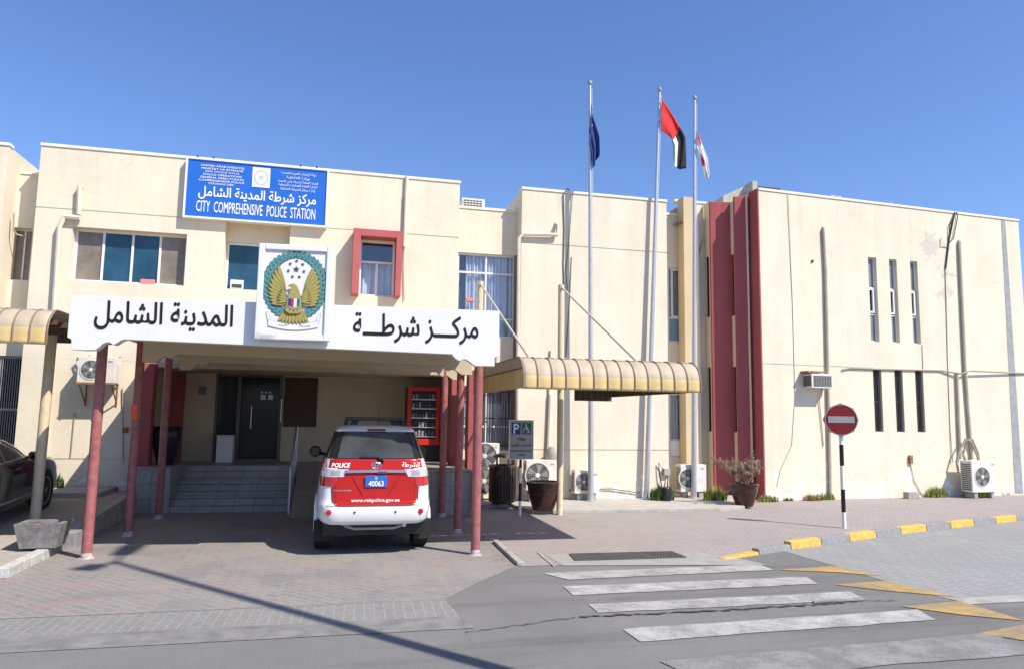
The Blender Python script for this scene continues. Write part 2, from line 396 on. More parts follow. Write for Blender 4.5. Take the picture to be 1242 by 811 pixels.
def arabic(txt):
    out = []
    def joins_next(c): return c == 'ـ' or (c in _F and _F[c][1] == 4)
    i = 0; n = len(txt)
    while i < n:
        c = txt[i]; prev = txt[i-1] if i else ' '; pj = joins_next(prev)
        if c == 'ل' and i+1 < n and txt[i+1] in 'اأإ':
            b = {'ا': 0xFEFB, 'أ': 0xFEF7, 'إ': 0xFEF9}[txt[i+1]]; out.append(chr(b+(1 if pj else 0))); i += 2; continue
        if c in _F:
            b, k = _F[c]; nxt = txt[i+1] if i+1 < n else ' '
            nj = k == 4 and (nxt in _F or nxt == 'ـ')
            out.append(chr(b + (3 if pj and nj else 2 if nj else 1 if pj else 0)))
        else: out.append(c)
        i += 1
    return ''.join(reversed(out))
def lettering(body, M, u0, u1, v0, v1, m, parent, name='lettering', bold=0.0, thick=.006, shear=0.0, keep=False, res=4):
    """text fitted into the box u0..u1 x v0..v1 on the plane M (local x right, -y out of the wall, z up)"""
    cu = bpy.data.curves.new('txt', 'FONT'); cu.body = body; cu.resolution_u = res; cu.fill_mode = 'BOTH'; cu.shear = shear
    o = bpy.data.objects.new('txt', cu); C.objects.link(o); bpy.context.view_layer.update()
    me = bpy.data.meshes.new_from_object(o.evaluated_get(bpy.context.evaluated_depsgraph_get()))
    bpy.data.objects.remove(o); bpy.data.curves.remove(cu)
    xs = [v.co.x for v in me.vertices]; ys = [v.co.y for v in me.vertices]
    x0, x1, y0, y1 = min(xs), max(xs), min(ys), max(ys); ax = (u1-u0)/(x1-x0); az = (v1-v0)/(y1-y0)
    base = [(v.co.x, v.co.y) for v in me.vertices]; polys = [tuple(p.vertices) for p in me.polygons]; bpy.data.meshes.remove(me)
    h = y1-y0; bw = bold*.75; shifts = [(0, 0)]+([(bw*math.cos(q*math.pi/4), bw*math.sin(q*math.pi/4)) for q in range(8)] if bold else [])
    V, Fc = [], []
    for k_, (sx_, sy2) in enumerate(shifts):
        o_ = len(V)
        for x, y in base: V.append(tuple(M @ Vector((u0+(x+sx_-x0)*ax, -.0004-.0004*k_, v0+(y+sy2-y0)*az))))
        Fc += [tuple(i+o_ for i in p) for p in polys]
    me = bpy.data.meshes.new(name); me.from_pydata(V, [], Fc); me.materials.append(m)
    b = bmesh.new(); b.from_mesh(me); nrm = (M.to_3x3() @ Vector((0, -1, 0))).normalized()
    for f in b.faces:
        f.normal_update()
        if f.normal.dot(nrm) < 0: f.normal_flip()
    b.to_mesh(me); b.free()
    ob = bpy.data.objects.new(name, me); C.objects.link(ob); attach(ob, parent)
    return ob
def off(M, d): return M @ Matrix.Translation((0, d, 0))

# ================================================================ GROUND
def sheet(name, poly, z, m):
    b = MB(); b.face([(x, y, z) for x, y in poly]); o = b.build(name, m, recalc=False); return struct(o)
g = MB()
xs = [-2500, -300, -60, -20, 0, 20, 60, 300, 2500]
g.grid(lambda u, v: (xs[round(u*8)], xs[round(v*8)]+10, 0), 8, 8); struct(g.build('ground', M_asph, recalc=False))
DX = -4.05                                                            # kerb line of the drive
sheet('drive_paving', [(-12, 8.95), (1.36, 8.82), (1.9, 9.6), (2.72, 10.6), (2.72, 18.4), (DX, 18.4), (DX, 10.85), (-12, 10.6)], .004, M_drive)
sheet('gutter_strip', [(-40, 8.45), (1.42, 8.1), (1.36, 8.816), (-40, 9.1)], .004, M_gutter)
sheet('gutter_channel', [(-40, 7.95), (1.50, 7.62), (1.42, 8.096), (-40, 8.446)], .006, mat('channel_concrete', (.195, .19, .175), .9, var=.3, vs=3.5, bump=.4))
kp = [G(880, 679), G(950, 668), G(1020, 658), G(1090, 648), G(1160, 640), G(1242, 631)]
kp += [(kp[-1][0]+4, kp[-1][1]+1.2), (kp[-1][0]+14, kp[-1][1]+3.6)]
sheet('pavement', [(2.724, 10.52), (5.95, 10.42)]+kp[1:]+[(60, 20), (60, 40), (2.724, 40)], .006, M_pink)
sheet('paved_road', [(7.45, 9.85), kp[1], kp[2], kp[3], kp[4], kp[5], kp[6], kp[7], (60, 18), (60, 7.72), (7.52, 7.75)], .004, M_greyp)
sheet('concrete_edge', [(7.60, 7.46), (60, 7.2), (60, 7.716), (7.55, 7.744)], .006, M_conc)
# grate apron
q = [G(662, 673), G(845, 669), G(905, 679), G(930, 685), G(682, 686)]
sheet('grate_apron', q, .010, mat('apron_concrete', (.31, .295, .27), .9, var=.15, vs=5, bump=.3))
# crossing and markings
CW = [((658, 695), (920, 684), (938, 691), (690, 703)), ((683, 711), (978, 699.5), (992, 708), (695, 722)), ((714, 733), (1032, 717.5), (1049, 727), (725, 743)),
      ((755, 763), (1113, 739), (1136, 752), (776, 778)), ((800, 802), (1200, 767), (1262, 792), (850, 826))]
for i, qd in enumerate(CW):
    a, b_, c_, d_ = [Vector(G(*p)) for p in qd]
    top = [a.lerp(b_, t/14)+Vector((0, rnd.uniform(-.015, .015))) for t in range(15)]; bot = [d_.lerp(c_, t/14)+Vector((0, rnd.uniform(-.02, .02))) for t in range(15)]
    sheet('crossing_stripe', [tuple(p) for p in bot]+[tuple(p) for p in reversed(top)], .008, M_line if i < 4 else M_line2)
for qd in [((943, 691), (1010, 686.5), (1072, 698.5), (1015, 694)), ((1012, 709), (1075, 704.5), (1158, 723.5), (1080, 717)), ((1092, 735.5), (1165, 729), (1243, 753), (1170, 746)),
           ((1188, 768), (1242, 758), (1300, 770), (1290, 785))]:
    sheet('road_marking', [G(*p) for p in qd][::-1], .009, M_yline)
# long cracks in the road
def crack(pts, wd, seed):
    r = random.Random(seed); P = []
    for (a, b_) in zip(pts[:-1], pts[1:]):
        a, b_ = Vector(a), Vector(b_); n = max(3, int((b_-a).length/.06))
        for t in range(n): P.append(a.lerp(b_, t/n)+Vector((r.uniform(-.012, .012), r.uniform(-.022, .022))))
    L = [(p.x, p.y+wd*r.uniform(.1, 1)) for p in P]; Q = [(p.x, p.y-wd*r.uniform(.1, 1)) for p in P]
    b = MB()
    for i in range(len(P)-1): b.face([(*Q[i], .011), (*Q[i+1], .011), (*L[i+1], .011), (*L[i], .011)])
    return struct(b.build('road_crack', mat('crack_tar', (.05, .048, .045), .95, var=.2, bump=0), recalc=False))
crack([G(565, 767), G(640, 757), G(703, 748)], .012, 3)
crack([G(703, 748), G(800, 744), G(900, 739), G(985, 733.5), G(1045, 729)], .035, 4)
crack([G(1045, 729), G(1095, 728)], .014, 5)
crack([G(545, 728), G(560, 750), G(565, 767), G(588, 812)], .008, 6)
b = MB(); a0, a1 = G(985, 731), G(1045, 727.5)
b.slab([(a0[0], a0[1]-.03), (a1[0], a1[1]-.05), (a1[0], a1[1]+.02), (a0[0], a0[1])], .004, .035); struct(b.build('loose_asphalt_edge', M_line2, bevel=.01))
# pavement kerb in painted blocks (yellow, grey)
def resample(pts, step):
    out = [Vector(pts[0])]; acc = 0
    for a, b_ in zip(pts[:-1], pts[1:]):
        a, b_ = Vector(a), Vector(b_); d = (b_-a).length; t = step-acc
        while t < d: out.append(a.lerp(b_, t/d)); t += step
        acc = d-(t-step)
    return out
kk = resample(kp, .86); i = 0
y_b, g_b = MB(), MB()
for i, (a, b_) in enumerate(zip(kk[:-1], kk[1:])):
    d = (b_-a).normalized(); n = Vector((-d.y, d.x)); h = [.05, .09][i] if i < 2 else .135
    h0 = .02 if i == 0 else h
    p = [a+d*.006, b_-d*.006]
    tgt = y_b if i % 2 == 0 else g_b
    tgt.add([(p[0].x, p[0].y, -.02), (p[1].x, p[1].y, -.02), (p[1].x+n.x*.16, p[1].y+n.y*.16, -.02), (p[0].x+n.x*.16, p[0].y+n.y*.16, -.02),
             (p[0].x+n.x*.02, p[0].y+n.y*.02, h0), (p[1].x+n.x*.02, p[1].y+n.y*.02, h), (p[1].x+n.x*.16, p[1].y+n.y*.16, h), (p[0].x+n.x*.16, p[0].y+n.y*.16, h0)],
            [(0, 3, 2, 1), (4, 5, 6, 7), (0, 1, 5, 4), (1, 2, 6, 5), (2, 3, 7, 6), (3, 0, 4, 7)])
struct(y_b.build('yellow_kerb', M_kyel, bevel=.012)); struct(g_b.build('grey_kerb', M_kgrey, bevel=.012))
# raised walkway by the middle wall
b = MB(); b.slab([(4.4, 15.95), (9.0, 15.8), (9.8, 16.05), (10.1, 17.2), (11.6, 18.6), (11.6, 24), (2.8, 24), (2.8, 17.2), (4.2, 17.1)], 0, .085); struct(b.build('walkway', M_concl, bevel=.01))
# left lot: rises towards the building
LZ = lambda Y: .10+.30*max(0, min(1, (Y-12.3)/4.2))
g = MB(); ys = [10.95, 12.3, 13.3, 14.4, 15.5, 16.5, 17.0, 19]
g.grid(lambda u, v: (-26+(DX-.16+26)*u, ys[round(v*7)], LZ(ys[round(v*7)])), 6, 7); struct(g.build('parking_lot', M_lot, recalc=False))
b = MB(); b.box(-26, DX-.6, 16.65, 19, .2, .50); struct(b.build('footway_slab', M_concl, bevel=.015))
kb = MB()
for i in range(2): kb.box(DX-.16, DX, 10.95+i*.72, 11.66+i*.72, -.02, .13)
for i in range(30): kb.box(DX-.163-(i+1)*.72, DX-.17-i*.72, 10.80, 10.96, -.02, .125)
struct(kb.build('white_kerb', M_kwhite, bevel=.012))
b = MB(); b.box(DX-.16, DX, 12.39, 12.95, -.02, .135); b.box(DX-.14, DX+.14, 12.97, 13.35, -.02, .26); struct(b.build('grey_kerb', M_kgrey, bevel=.015))
b = MB()
for i in range(6):
    y0 = 13.36+i*.74; b.add([(DX-.16, y0, -.02), (DX, y0, -.02), (DX, y0+.73, -.02), (DX-.16, y0+.73, -.02), (DX-.16, y0, LZ(y0)+.05), (DX, y0, LZ(y0)+.05), (DX, y0+.73, LZ(y0+.73)+.05), (DX-.16, y0+.73, LZ(y0+.73)+.05)],
                            [(0, 3, 2, 1), (4, 5, 6, 7), (0, 1, 5, 4), (1, 2, 6, 5), (2, 3, 7, 6), (3, 0, 4, 7)])
struct(b.build('lot_kerb', M_conc, bevel=.012))

# drain grate
t = thing('drain_grate', (*G(755, 674), .01), 'grey metal drain grate set in the pavement above the zebra crossing', 'drain grate')
A, B, Cc, D = [Vector(G(*p)) for p in ((690, 672.5), (815, 669.5), (833, 676.5), (697, 680.5))]
for k_ in range(3):
    b = MB(); f0, f1 = k_/3+.008, (k_+1)/3-.008
    P = lambda u, v: A.lerp(B, u).lerp(D.lerp(Cc, u), v)
    for e in range(13):
        u = f0+(f1-f0)*e/12; p0, p1 = P(u, 0), P(u, 1); d = (B-A).normalized()*.011
        b.slab([p0-d, p0+d, p1+d, p1-d], .012, .026)
    for e in range(6):
        v = e/5; p0, p1 = P(f0, v), P(f1, v); d = Vector((0, .012)); b.slab([p0-d, p1-d, p1+d, p0+d], .0122, .0245)
    b.build('grating', mat('grate_iron', (.14, .135, .13), .6, .5, var=.2), t)
b = MB(); b.slab([P(0, 1), P(1, 1), P(1, 0), P(0, 0)], .0105, .0118); b.build('sump', M_acd, t)
for pp, ww, h in ((((601, 658), (631, 686)), .05, .06), (((652, 670), (672, 687)), .02, .02)):
    a, b_ = Vector(G(*pp[0])), Vector(G(*pp[1])); d = (b_-a).normalized(); n = Vector((-d.y, d.x))*ww
    b = MB(); b.slab([a-n, b_-n, b_+n, a+n], 0, h); struct(b.build('edging_stone', M_conc, bevel=.012))

# ================================================================ BUILDING
bld = thing('police_station', (2, 18, 0), 'cream two storey flat roofed building with red fins, filling the background', 'building')
def panel(b, u0, u1, z0, z1, ops, mi=0):
    """front face at depth 0 with openings (u0,u1,z0,z1,depth,closed) and their reveals"""
    us = sorted({u0, u1, *[o[0] for o in ops], *[o[1] for o in ops]}); zs = sorted({z0, z1, *[o[2] for o in ops], *[o[3] for o in ops]})
    us = [u for u in us if u0 <= u <= u1]; zs = [z for z in zs if z0 <= z <= z1]
    for a, c in zip(us[:-1], us[1:]):
        for e, f in zip(zs[:-1], zs[1:]):
            mu, mz = (a+c)/2, (e+f)/2
            if any(o[0] < mu < o[1] and o[2] < mz < o[3] for o in ops): continue
            b.face([(a, 0, e), (c, 0, e), (c, 0, f), (a, 0, f)], mi)
    for o in ops:
        a, c, e, f, d, cl = o
        b.face([(a, 0, e), (a, 0, f), (a, d, f), (a, d, e)], mi); b.face([(c, 0, e), (c, d, e), (c, d, f), (c, 0, f)], mi)
        b.face([(a, 0, f), (c, 0, f), (c, d, f), (a, d, f)], mi); b.face([(a, 0, e), (a, d, e), (c, d, e), (c, 0, e)], mi)
        if cl: b.face([(a, d, e), (c, d, e), (c, d, f), (a, d, f)], mi)
def block(M, u0, u1, z0, z1, depth, ops, m, name='wall', top=True, left=True, right=True):
    b = MB(M); panel(b, u0, u1, z0, z1, ops)
    if left: b.face([(u0, 0, z0), (u0, 0, z1), (u0, depth, z1), (u0, depth, z0)])
    if right: b.face([(u1, 0, z0), (u1, depth, z0), (u1, depth, z1), (u1, 0, z1)])
    if top: b.face([(u0, 0, z1), (u1, 0, z1), (u1, depth, z1), (u0, depth, z1)])
    b.face([(u0, depth, z0), (u0, depth, z1), (u1, depth, z1), (u1, depth, z0)])
    o = b.build(name, m, bld, recalc=False)
    # make the normals face out without touching the openings
    return o
def coping(M, u0, u1, z, depth, m=None):
    b = MB(M); b.box(u0-.02, u1+.02, -.025, .22, z+.003, z+.075); b.build('coping', m or M_coping, bld, bevel=.01)
def window(M, u0, u1, z0, z1, d, mul=(), tra=(), glass=None, fw=.045, frame=None, cols=None, casements=(), parent=None):
    """frame bars with one pane mesh behind; mul/tra in metres along u/z; cols = material index per column"""
    b = MB(M); fr = frame or M_alu; y0, y1 = d-.03, d+.03
    b.box(u0, u0+fw, y0, y1, z0, z1); b.box(u1-fw, u1, y0, y1, z0, z1)
    b.box(u0+fw, u1-fw, y0, y1, z0, z0+fw); b.box(u0+fw, u1-fw, y0, y1, z1-fw, z1)
    for x in mul: b.box(x-fw*.45, x+fw*.45, y0+.003, y1, z0+fw, z1-fw)
    for zz in tra: b.box(u0+fw, u1-fw, y0+.006, y1, zz-fw*.5, zz+fw*.5)
    for (a, c, e, f) in casements:
        for bx in ((a, a+.05, e, f), (c-.05, c, e, f), (a+.05, c-.05, e, e+.05), (a+.05, c-.05, f-.05, f)): b.box(bx[0], bx[1], y0-.015, y1-.004, bx[2], bx[3])
    wn = b.build('window', fr, parent or bld, bevel=.004)
    p = MB(M); gl = glass if isinstance(glass, (list, tuple)) else [glass or M_dkglass]
    ux = [u0+.01]+list(mul)+[u1-.01]
    for i, (a, c) in enumerate(zip(ux[:-1], ux[1:])):
        p.face([(a+.002, d+.005, z0+.01), (c-.002, d+.005, z0+.01), (c-.002, d+.005, z1-.01), (a+.002, d+.005, z1-.01)], cols[i] if cols else 0)
    p.build('pane', gl, wn, recalc=False)
    return wn
def curtain(M, u0, u1, z0, z1, d, wn, folds=9, m=None, seed=0):
    r = random.Random(seed); ph = [r.uniform(0, 6) for _ in range(3)]
    b = MB(M); b.grid(lambda u, v: (u0+(u1-u0)*u, d+.035*math.sin(u*folds*6.28+ph[0])+.02*math.sin(u*folds*2.9+ph[1]), z0+(z1-z0)*v), int(folds*10), 2)
    b.build('curtain', m or M_curtain, wn, smooth=True, recalc=False)
def backing(M, u0, u1, z0, z1, d, wn):
    b = MB(M); b.face([(u0, d, z0), (u1, d, z0), (u1, d, z1), (u0, d, z1)]); b.build('interior_wall', mat('dim_interior', (.10, .10, .11), .9, var=0, bump=0), wn, recalc=False)

P18 = YP(18.0); M18 = P18.M
ROOF = 8.15; GRV = 6.72
# --- left block --------------------------------------------------
LX0, LX1 = P18.u(50, 180), P18.u(558, 221)
ENX0, ENX1 = -4.28, 3.02                                             # width of the recessed entrance
w1 = (P18.u(85.5, 310), P18.u(225, 315), P18.z(150, 343), P18.z(150, 279))
w2 = (P18.u(271, 320), P18.u(350, 320), P18.z(310, 352), P18.z(300, 268))
w3 = (P18.u(436, 320), P18.u(478.5, 320), P18.z(456, 359.5), P18.z(456, 292))
gr = [(LX0, LX1, GRV-.012, GRV+.012, .02, True)]
ops = gr+[(*w1, .30, True), (*w2, .75, True), (*w3, .5, True)]
SOF = 3.3
b_ = block(M18, LX0, LX1, SOF, ROOF, 10, ops, M_wall)
coping(M18, LX0, LX1, ROOF, 10)
# lower left wall
gz = P18.z(100, 556)
block(M18, LX0, ENX0, .2, SOF-.002, 10, [(LX0, ENX0, gz-.012, gz+.012, .02, True)], M_wallR, top=False)
# soffit of the overhanging upper floor and entrance back wall
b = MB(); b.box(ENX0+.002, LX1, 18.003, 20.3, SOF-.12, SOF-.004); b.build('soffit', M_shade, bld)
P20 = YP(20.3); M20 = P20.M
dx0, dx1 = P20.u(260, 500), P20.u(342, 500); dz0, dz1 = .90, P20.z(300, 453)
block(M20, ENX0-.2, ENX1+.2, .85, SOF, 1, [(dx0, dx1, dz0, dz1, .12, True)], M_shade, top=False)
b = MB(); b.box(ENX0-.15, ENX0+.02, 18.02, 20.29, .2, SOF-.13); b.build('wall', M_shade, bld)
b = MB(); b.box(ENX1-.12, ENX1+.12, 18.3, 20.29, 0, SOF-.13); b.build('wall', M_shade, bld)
# entrance door
dm = P20.u(289, 500)
b = MB(M20)
for bx in ((dx0, dx0+.07, dz0, dz1), (dx1-.09, dx1, dz0, dz1), (dm-.05, dm+.05, dz0, dz1), (dx0+.07, dm-.05, dz1-.08, dz1), (dm+.05, dx1-.09, dz1-.08, dz1), (dm+.05, dx1-.09, dz0, dz0+.07)):
    b.box(bx[0], bx[1], .0, .1, bx[2], bx[3])
b.box(dm-.03, dx1, -.06, .0, dz0-.01, dz0+.06)
door = b.build('entrance_door', mat('bronze_door', (.10, .085, .07), .4, .4, var=.1, bump=0), bld, bevel=.006)
b = MB(M20); b.face([(dx0+.03, .07, dz0), (dx1-.03, .07, dz0), (dx1-.03, .07, dz1-.03), (dx0+.03, .07, dz1-.03)]); b.build('pane', M_dkglass, door, recalc=False)
b = MB(M20); hx = P20.u(305, 500); b.tube([(hx, -.05, 1.75), (hx, -.05, 2.35)], .018); b.tube([(hx, -.05, 1.8), (hx, .06, 1.8)], .012); b.tube([(hx, -.05, 2.3), (hx, .06, 2.3)], .012)
b.build('handle', M_silver, door)
b = MB(M20); hx = P20.u(341, 500); b.tube([(hx, -.07, 1.95), (hx, -.07, 2.55)], .02); b.build('handle', M_silver, door)
b = MB(M20); z0, z1 = P20.z(315, 484), P20.z(315, 478)
for (a, c) in ((316, 322), (325, 331)): b.box(P20.u(a, 480), P20.u(c, 480), .062, .067, z0, z1)
for a in (316, 321, 326): b.box(P20.u(a, 475), P20.u(a+3, 475), .062, .067, P20.z(315, 476), P20.z(315, 474.5))
b.build('door_sticker', M_white, door)
# brown slatted shutter
sx0, sx1, sz0, sz1 = P20.u(345, 480), P20.u(385, 480), P20.z(345, 517), P20.z(345, 457)
b = MB(M20); n = 13
for i in range(n):
    h = (sz1-sz0)/n; b.box(sx0, sx1, -.05, -.002, sz0+i*h+.008, sz0+(i+1)*h-.008)
b.box(sx0, sx1, -.03, -.001, sz0, sz1); b.build('slatted_shutter', M_wood, bld)
b = MB(M20); u, z = P20.at(246, 473); b.box(u-.09, u+.09, -.06, 0, z-.1, z+.1); b.build('meter_box', mat('meter_grey', (.16, .19, .19), .4, var=.1, bump=0), bld, bevel=.01)
# platform, steps, ramp, granite cheeks
PZ = .90; SXL, SXR = -3.40, -.93
b = MB(); b.box(ENX0+.03, ENX1-.13, 18.72, 20.29, .0, PZ); b.build('platform', M_gran, bld, bevel=.008)
b = MB(); st = 7; rise = PZ/st
for i in range(st-1): b.box(SXL, SXR, 17.05+i*.28, 18.719, i*rise+(.001 if i else 0), (i+1)*rise); b.box(SXL, SXR, 17.02+i*.28, 17.049+i*.28, (i+1)*rise-.035, (i+1)*rise+.004)
b.build('steps', M_gran, bld)
b = MB(); b.box(-4.14, SXL-.003, 17.08, 18.719, 0, .97); b.build('granite_cheek', M_gran, bld, bevel=.008)
rx0, rx1 = SXR+.08, .55
b = MB(); b.add([(rx0, 16.05, 0), (rx1, 16.05, 0), (rx1, 18.715, 0), (rx0, 18.715, 0), (rx0, 16.05, .03), (rx1, 16.05, .03), (rx1, 18.715, PZ-.002), (rx0, 18.715, PZ-.002)],
                [(0, 3, 2, 1), (4, 5, 6, 7), (0, 1, 5, 4), (1, 2, 6, 5), (2, 3, 7, 6), (3, 0, 4, 7)]); b.build('ramp', M_grant, bld)
b = MB(); b.box(rx1+.003, 2.98, 15.95, 18.719, 0, .985); b.build('granite_cheek', M_gran, bld, bevel=.008)
b = MB(); hx = SXR+.035
b.tube([(hx, 16.6, 0), (hx, 16.6, .98), (hx, 18.3, 1.85), (hx, 18.75, 1.85), (hx, 18.75, .9)], .028); b.tube([(hx, 17.6, .1), (hx, 17.6, 1.49)], .02)
b.tube([(hx, 16.6, .55), (hx, 18.4, 1.4)], .016)
for i in range(9): y = 16.75+i*.19; b.tube([(hx, y, .1+.3*(i/9)), (hx, y, 1.0+.51*(y-16.6))], .009, n=5)
b.build('handrail', M_steel, bld, smooth=True)
# red columns under the overhang
for (a, c, Y, z0) in ((162, 181, 17.55, .1), (201.7, 217, 19.9, PZ), (546, 553.5, 17.45, .985), (567, 577, 16.75, 0)):
    pl = YP(Y); u0, u1 = pl.u(a, 540), pl.u(c, 540)
    b = MB(); b.box(u0, u1, Y, Y+.34, z0, 3.24); b.build('column', M_fin, bld, bevel=.015)

# --- windows of the left block
win = window(M18, *w1, .24, [P18.u(x, 310) for x in (121, 157, 191)], glass=[M_taupe, M_glassb], cols=[0, 1, 1, 0], fw=.055)
b = MB(M18); b.box(P18.u(168, 340), P18.u(186, 340), .12, .2, w1[2]+.01, w1[2]+.13); b.build('folded_cloth', M_pinkcloth, win, bevel=.02)
zt = P18.z(310, 292)
b = MB(M18); b.box(w2[0]+.002, w2[1]-.002, .36, .74, zt, w2[3]-.003); b.build('window_lintel', M_wall, bld)
win = window(M18, w2[0]+.003, w2[1]-.003, w2[2]+.003, zt-.003, .42, [P18.u(313, 320)], glass=M_glassb, fw=.05)
u0, u1 = P18.u(277, 345), P18.u(293, 345); z0, z1 = w2[2]+.06, P18.z(285, 337)
b = MB(M18); b.box(u0, u1, .30, .36, z0, z1); n_ = b.build('notice', M_white, win, bevel=.005)
b = MB(M18); b.box(u0+.03, u1-.03, .294, .299, z0+.02, z1-.1); b.build('notice_print', M_acd, n_)
so_ = (P18.u(427, 320), P18.u(485.5, 320), P18.z(456, 361), P18.z(456, 283.5)); th = .15
b = MB(M18)
for bx in ((so_[0], w3[0], so_[2], so_[3]), (w3[1], so_[1], so_[2], so_[3]), (w3[0], w3[1], w3[3], so_[3])): b.box(bx[0], bx[1], -.42, -.002, bx[2], bx[3])
b.build('window_surround', M_surround, bld, bevel=.01)
win = window(M18, *w3, .10, [], [P18.z(460, 318)], glass=M_clear, fw=.05)
zz = P18.z(460, 318)
b = MB(M18); b.box((w3[0]+w3[1])/2-.03, (w3[0]+w3[1])/2+.03, .075, .125, w3[2]+.05, zz-.03); b.build('mullion', M_alu, win)
b = MB(M18); b.face([(w3[0], .13, zz), (w3[1], .13, zz), (w3[1], .13, w3[3]), (w3[0], .13, w3[3])]); b.build('dark_transom', M_dkglass, win, recalc=False)
curtain(M18, w3[0]+.02, w3[1]-.02, w3[2]+.03, zz, .25, win, 5, seed=3); backing(M18, w3[0]+.01, w3[1]-.01, w3[2]+.01, w3[3]-.01, .47, win)
# pipes of the left block
b = MB(M18); p = lambda x, y, d=-.09: (P18.at(x, y)[0], d, P18.at(x, y)[1])
b.tube([p(98.5, 228, .0), p(98.5, 228), p(97, 262)], .055); b.tube([p(99, 266), p(79, 264)], .06); b.tube([p(80, 264), p(74, 276), p(66, 400), p(59, 552)], .055)
b.build('drainpipe', M_pipew, bld, smooth=True)
b = MB(M18); b.tube([p(493.5, 215, -.05), p(490, 300, -.05)], .045); b.build('conduit', M_pipew, bld, smooth=True)
b = MB(M18); b.tube([p(490, 300, -.03), p(489, 318, -.03), p(490, 365, -.03)], .012, 5); b.tube([p(489, 240, -.03), p(488, 296, -.05)], .014, 5); b.build('cable', M_cableg, bld)
b = MB(M18); b.tube([p(149, 470, -.03), p(150, 560, -.03)], .012, 5); b.build('cable', M_cableg, bld); b = MB(M18); b.tube([p(91, 500, -.02), p(86, 553, -.02)], .012, 5); b.build('cable', M_cableg, bld)
b = MB(M18); u, z = p(152.5, 521)[0], p(152.5, 521)[2]; b.box(u-.06, u+.06, -.06, 0, z-.06, z+.06); b.build('tap_box', M_rust, bld, bevel=.01)

# --- recess with the curtained windows
P1 = YP(18.45); M1 = P1.M
c1 = (LX1+.06, P1.u(625, 350), P1.z(590, 409), P1.z(590, 308)); c2 = (P1.u(560, 500), P1.u(622, 500), P1.z(600, 546), P1.z(600, 468))
RZ = P1.z(595, 256)
block(M1, LX1+.004, P1.u(632, 300)+.3, 0, RZ, 6, [(*c1, .3, True), (*c2, .3, True)], M_wall, left=False, right=False)
coping(M1, LX1-.3, P1.u(630, 300), RZ, 6)
win = window(M1, *c1, .10, [P1.u(590, 340)], [P1.z(590, 331), P1.z(590, 386)], glass=M_clear, fw=.05)
curtain(M1, c1[0]+.25, c1[1]-.02, P1.z(590, 384), c1[3]-.03, .2, win, 13, seed=5); backing(M1, c1[0]+.01, c1[1]-.01, c1[2]+.01, c1[3]-.01, .29, win)
b = MB(M1); zz = P1.z(590, 386); b.face([(c1[0]+.02, .125, c1[2]+.02), (c1[1]-.02, .125, c1[2]+.02), (c1[1]-.02, .125, zz-.02), (c1[0]+.02, .125, zz-.02)]); b.build('spandrel', M_paleglass, win, recalc=False)
b = MB(M1); u = P1.u(570, 362); z = P1.z(570, 364); b.box(u-.1, u+.12, .03, .09, z-.04, z+.06); b.build('folded_cloth', M_pinkcloth, win, bevel=.02)
win = window(M1, *c2, .12, [P1.u(590, 500)], [P1.z(600, 517)], glass=M_clear, fw=.05)
curtain(M1, c2[0]+.02, c2[1]-.1, c2[2]+.03, c2[3]-.03, .22, win, 14, seed=6); backing(M1, c2[0]+.01, c2[1]-.01, c2[2]+.01, c2[3]-.01, .29, win)
b = MB(M1)
for i in range(19): u = c2[0]+.04+(c2[1]-c2[0]-.08)*i/18; b.tube([(u, .04, c2[2]+.003), (u, .04, c2[3]-.003)], .011, 5)
for f in (.08, .5, .92): z = c2[2]+(c2[3]-c2[2])*f; b.box(c2[0]+.004, c2[1]-.004, .03, .036, z-.02, z+.02)
b.build('window_bars', M_acd, win)
b = MB(M1); b.box(P1.u(625.5, 400)-.06, P1.u(629, 400)+.02, -.03, .05, 0.1, c1[3]); b.build('corner_strip', mat('brown_strip', (.19, .14, .10), .7, var=.15), bld)

# --- middle block
MX0, MX1 = P18.u(631, 400), P18.u(808, 300)+.02
g2 = P18.z(700, 545)
block(M18, MX0, MX1, 0, ROOF, 8, [(MX0, MX1, GRV-.012, GRV+.012, .02, True), (MX0, MX1, g2-.012, g2+.012, .02, True)], M_wallR)
coping(M18, MX0, MX1, ROOF, 8)
b = MB(M18); b.tube([p(675, 271, .0), p(674.5, 274), p(674.5, 286), p(634, 285), p(628.5, 290), p(627, 440), p(627, 600)], .05); b.build('drainpipe', M_pipe, bld, smooth=True)
b = MB(M18); b.tube([p(693, 232, .1), p(688, 229, -.04), p(683, 236, -.03), p(684, 280, -.02), p(683, 320, -.02), p(684, 350, -.02)], .014, 6)
b.tube([p(694, 236, -.03), p(690, 290, -.02), p(686, 330, -.02), p(688, 352, -.02)], .009, 5); b.tube([p(693, 312, -.01), p(691, 360, -.01), p(686, 432, -.02)], .010, 5); b.build('cable', M_cablem, bld)
b = MB(M18); b.tube([p(667, 478, -.05), p(664, 550, -.05)], .05); b.build('conduit', M_pipe, bld, smooth=True)
b = MB(M18); b.tube([p(667, 425, -.03), p(665, 480, -.03), p(662, 560, -.05)], .02, 6); b.build('cable', M_cableg, bld)
b = MB(M18); b.tube([p(690, 594, -.04), p(740, 592, -.04), p(775, 597, -.04)], .014, 5); b.build('cable', M_cable, bld)

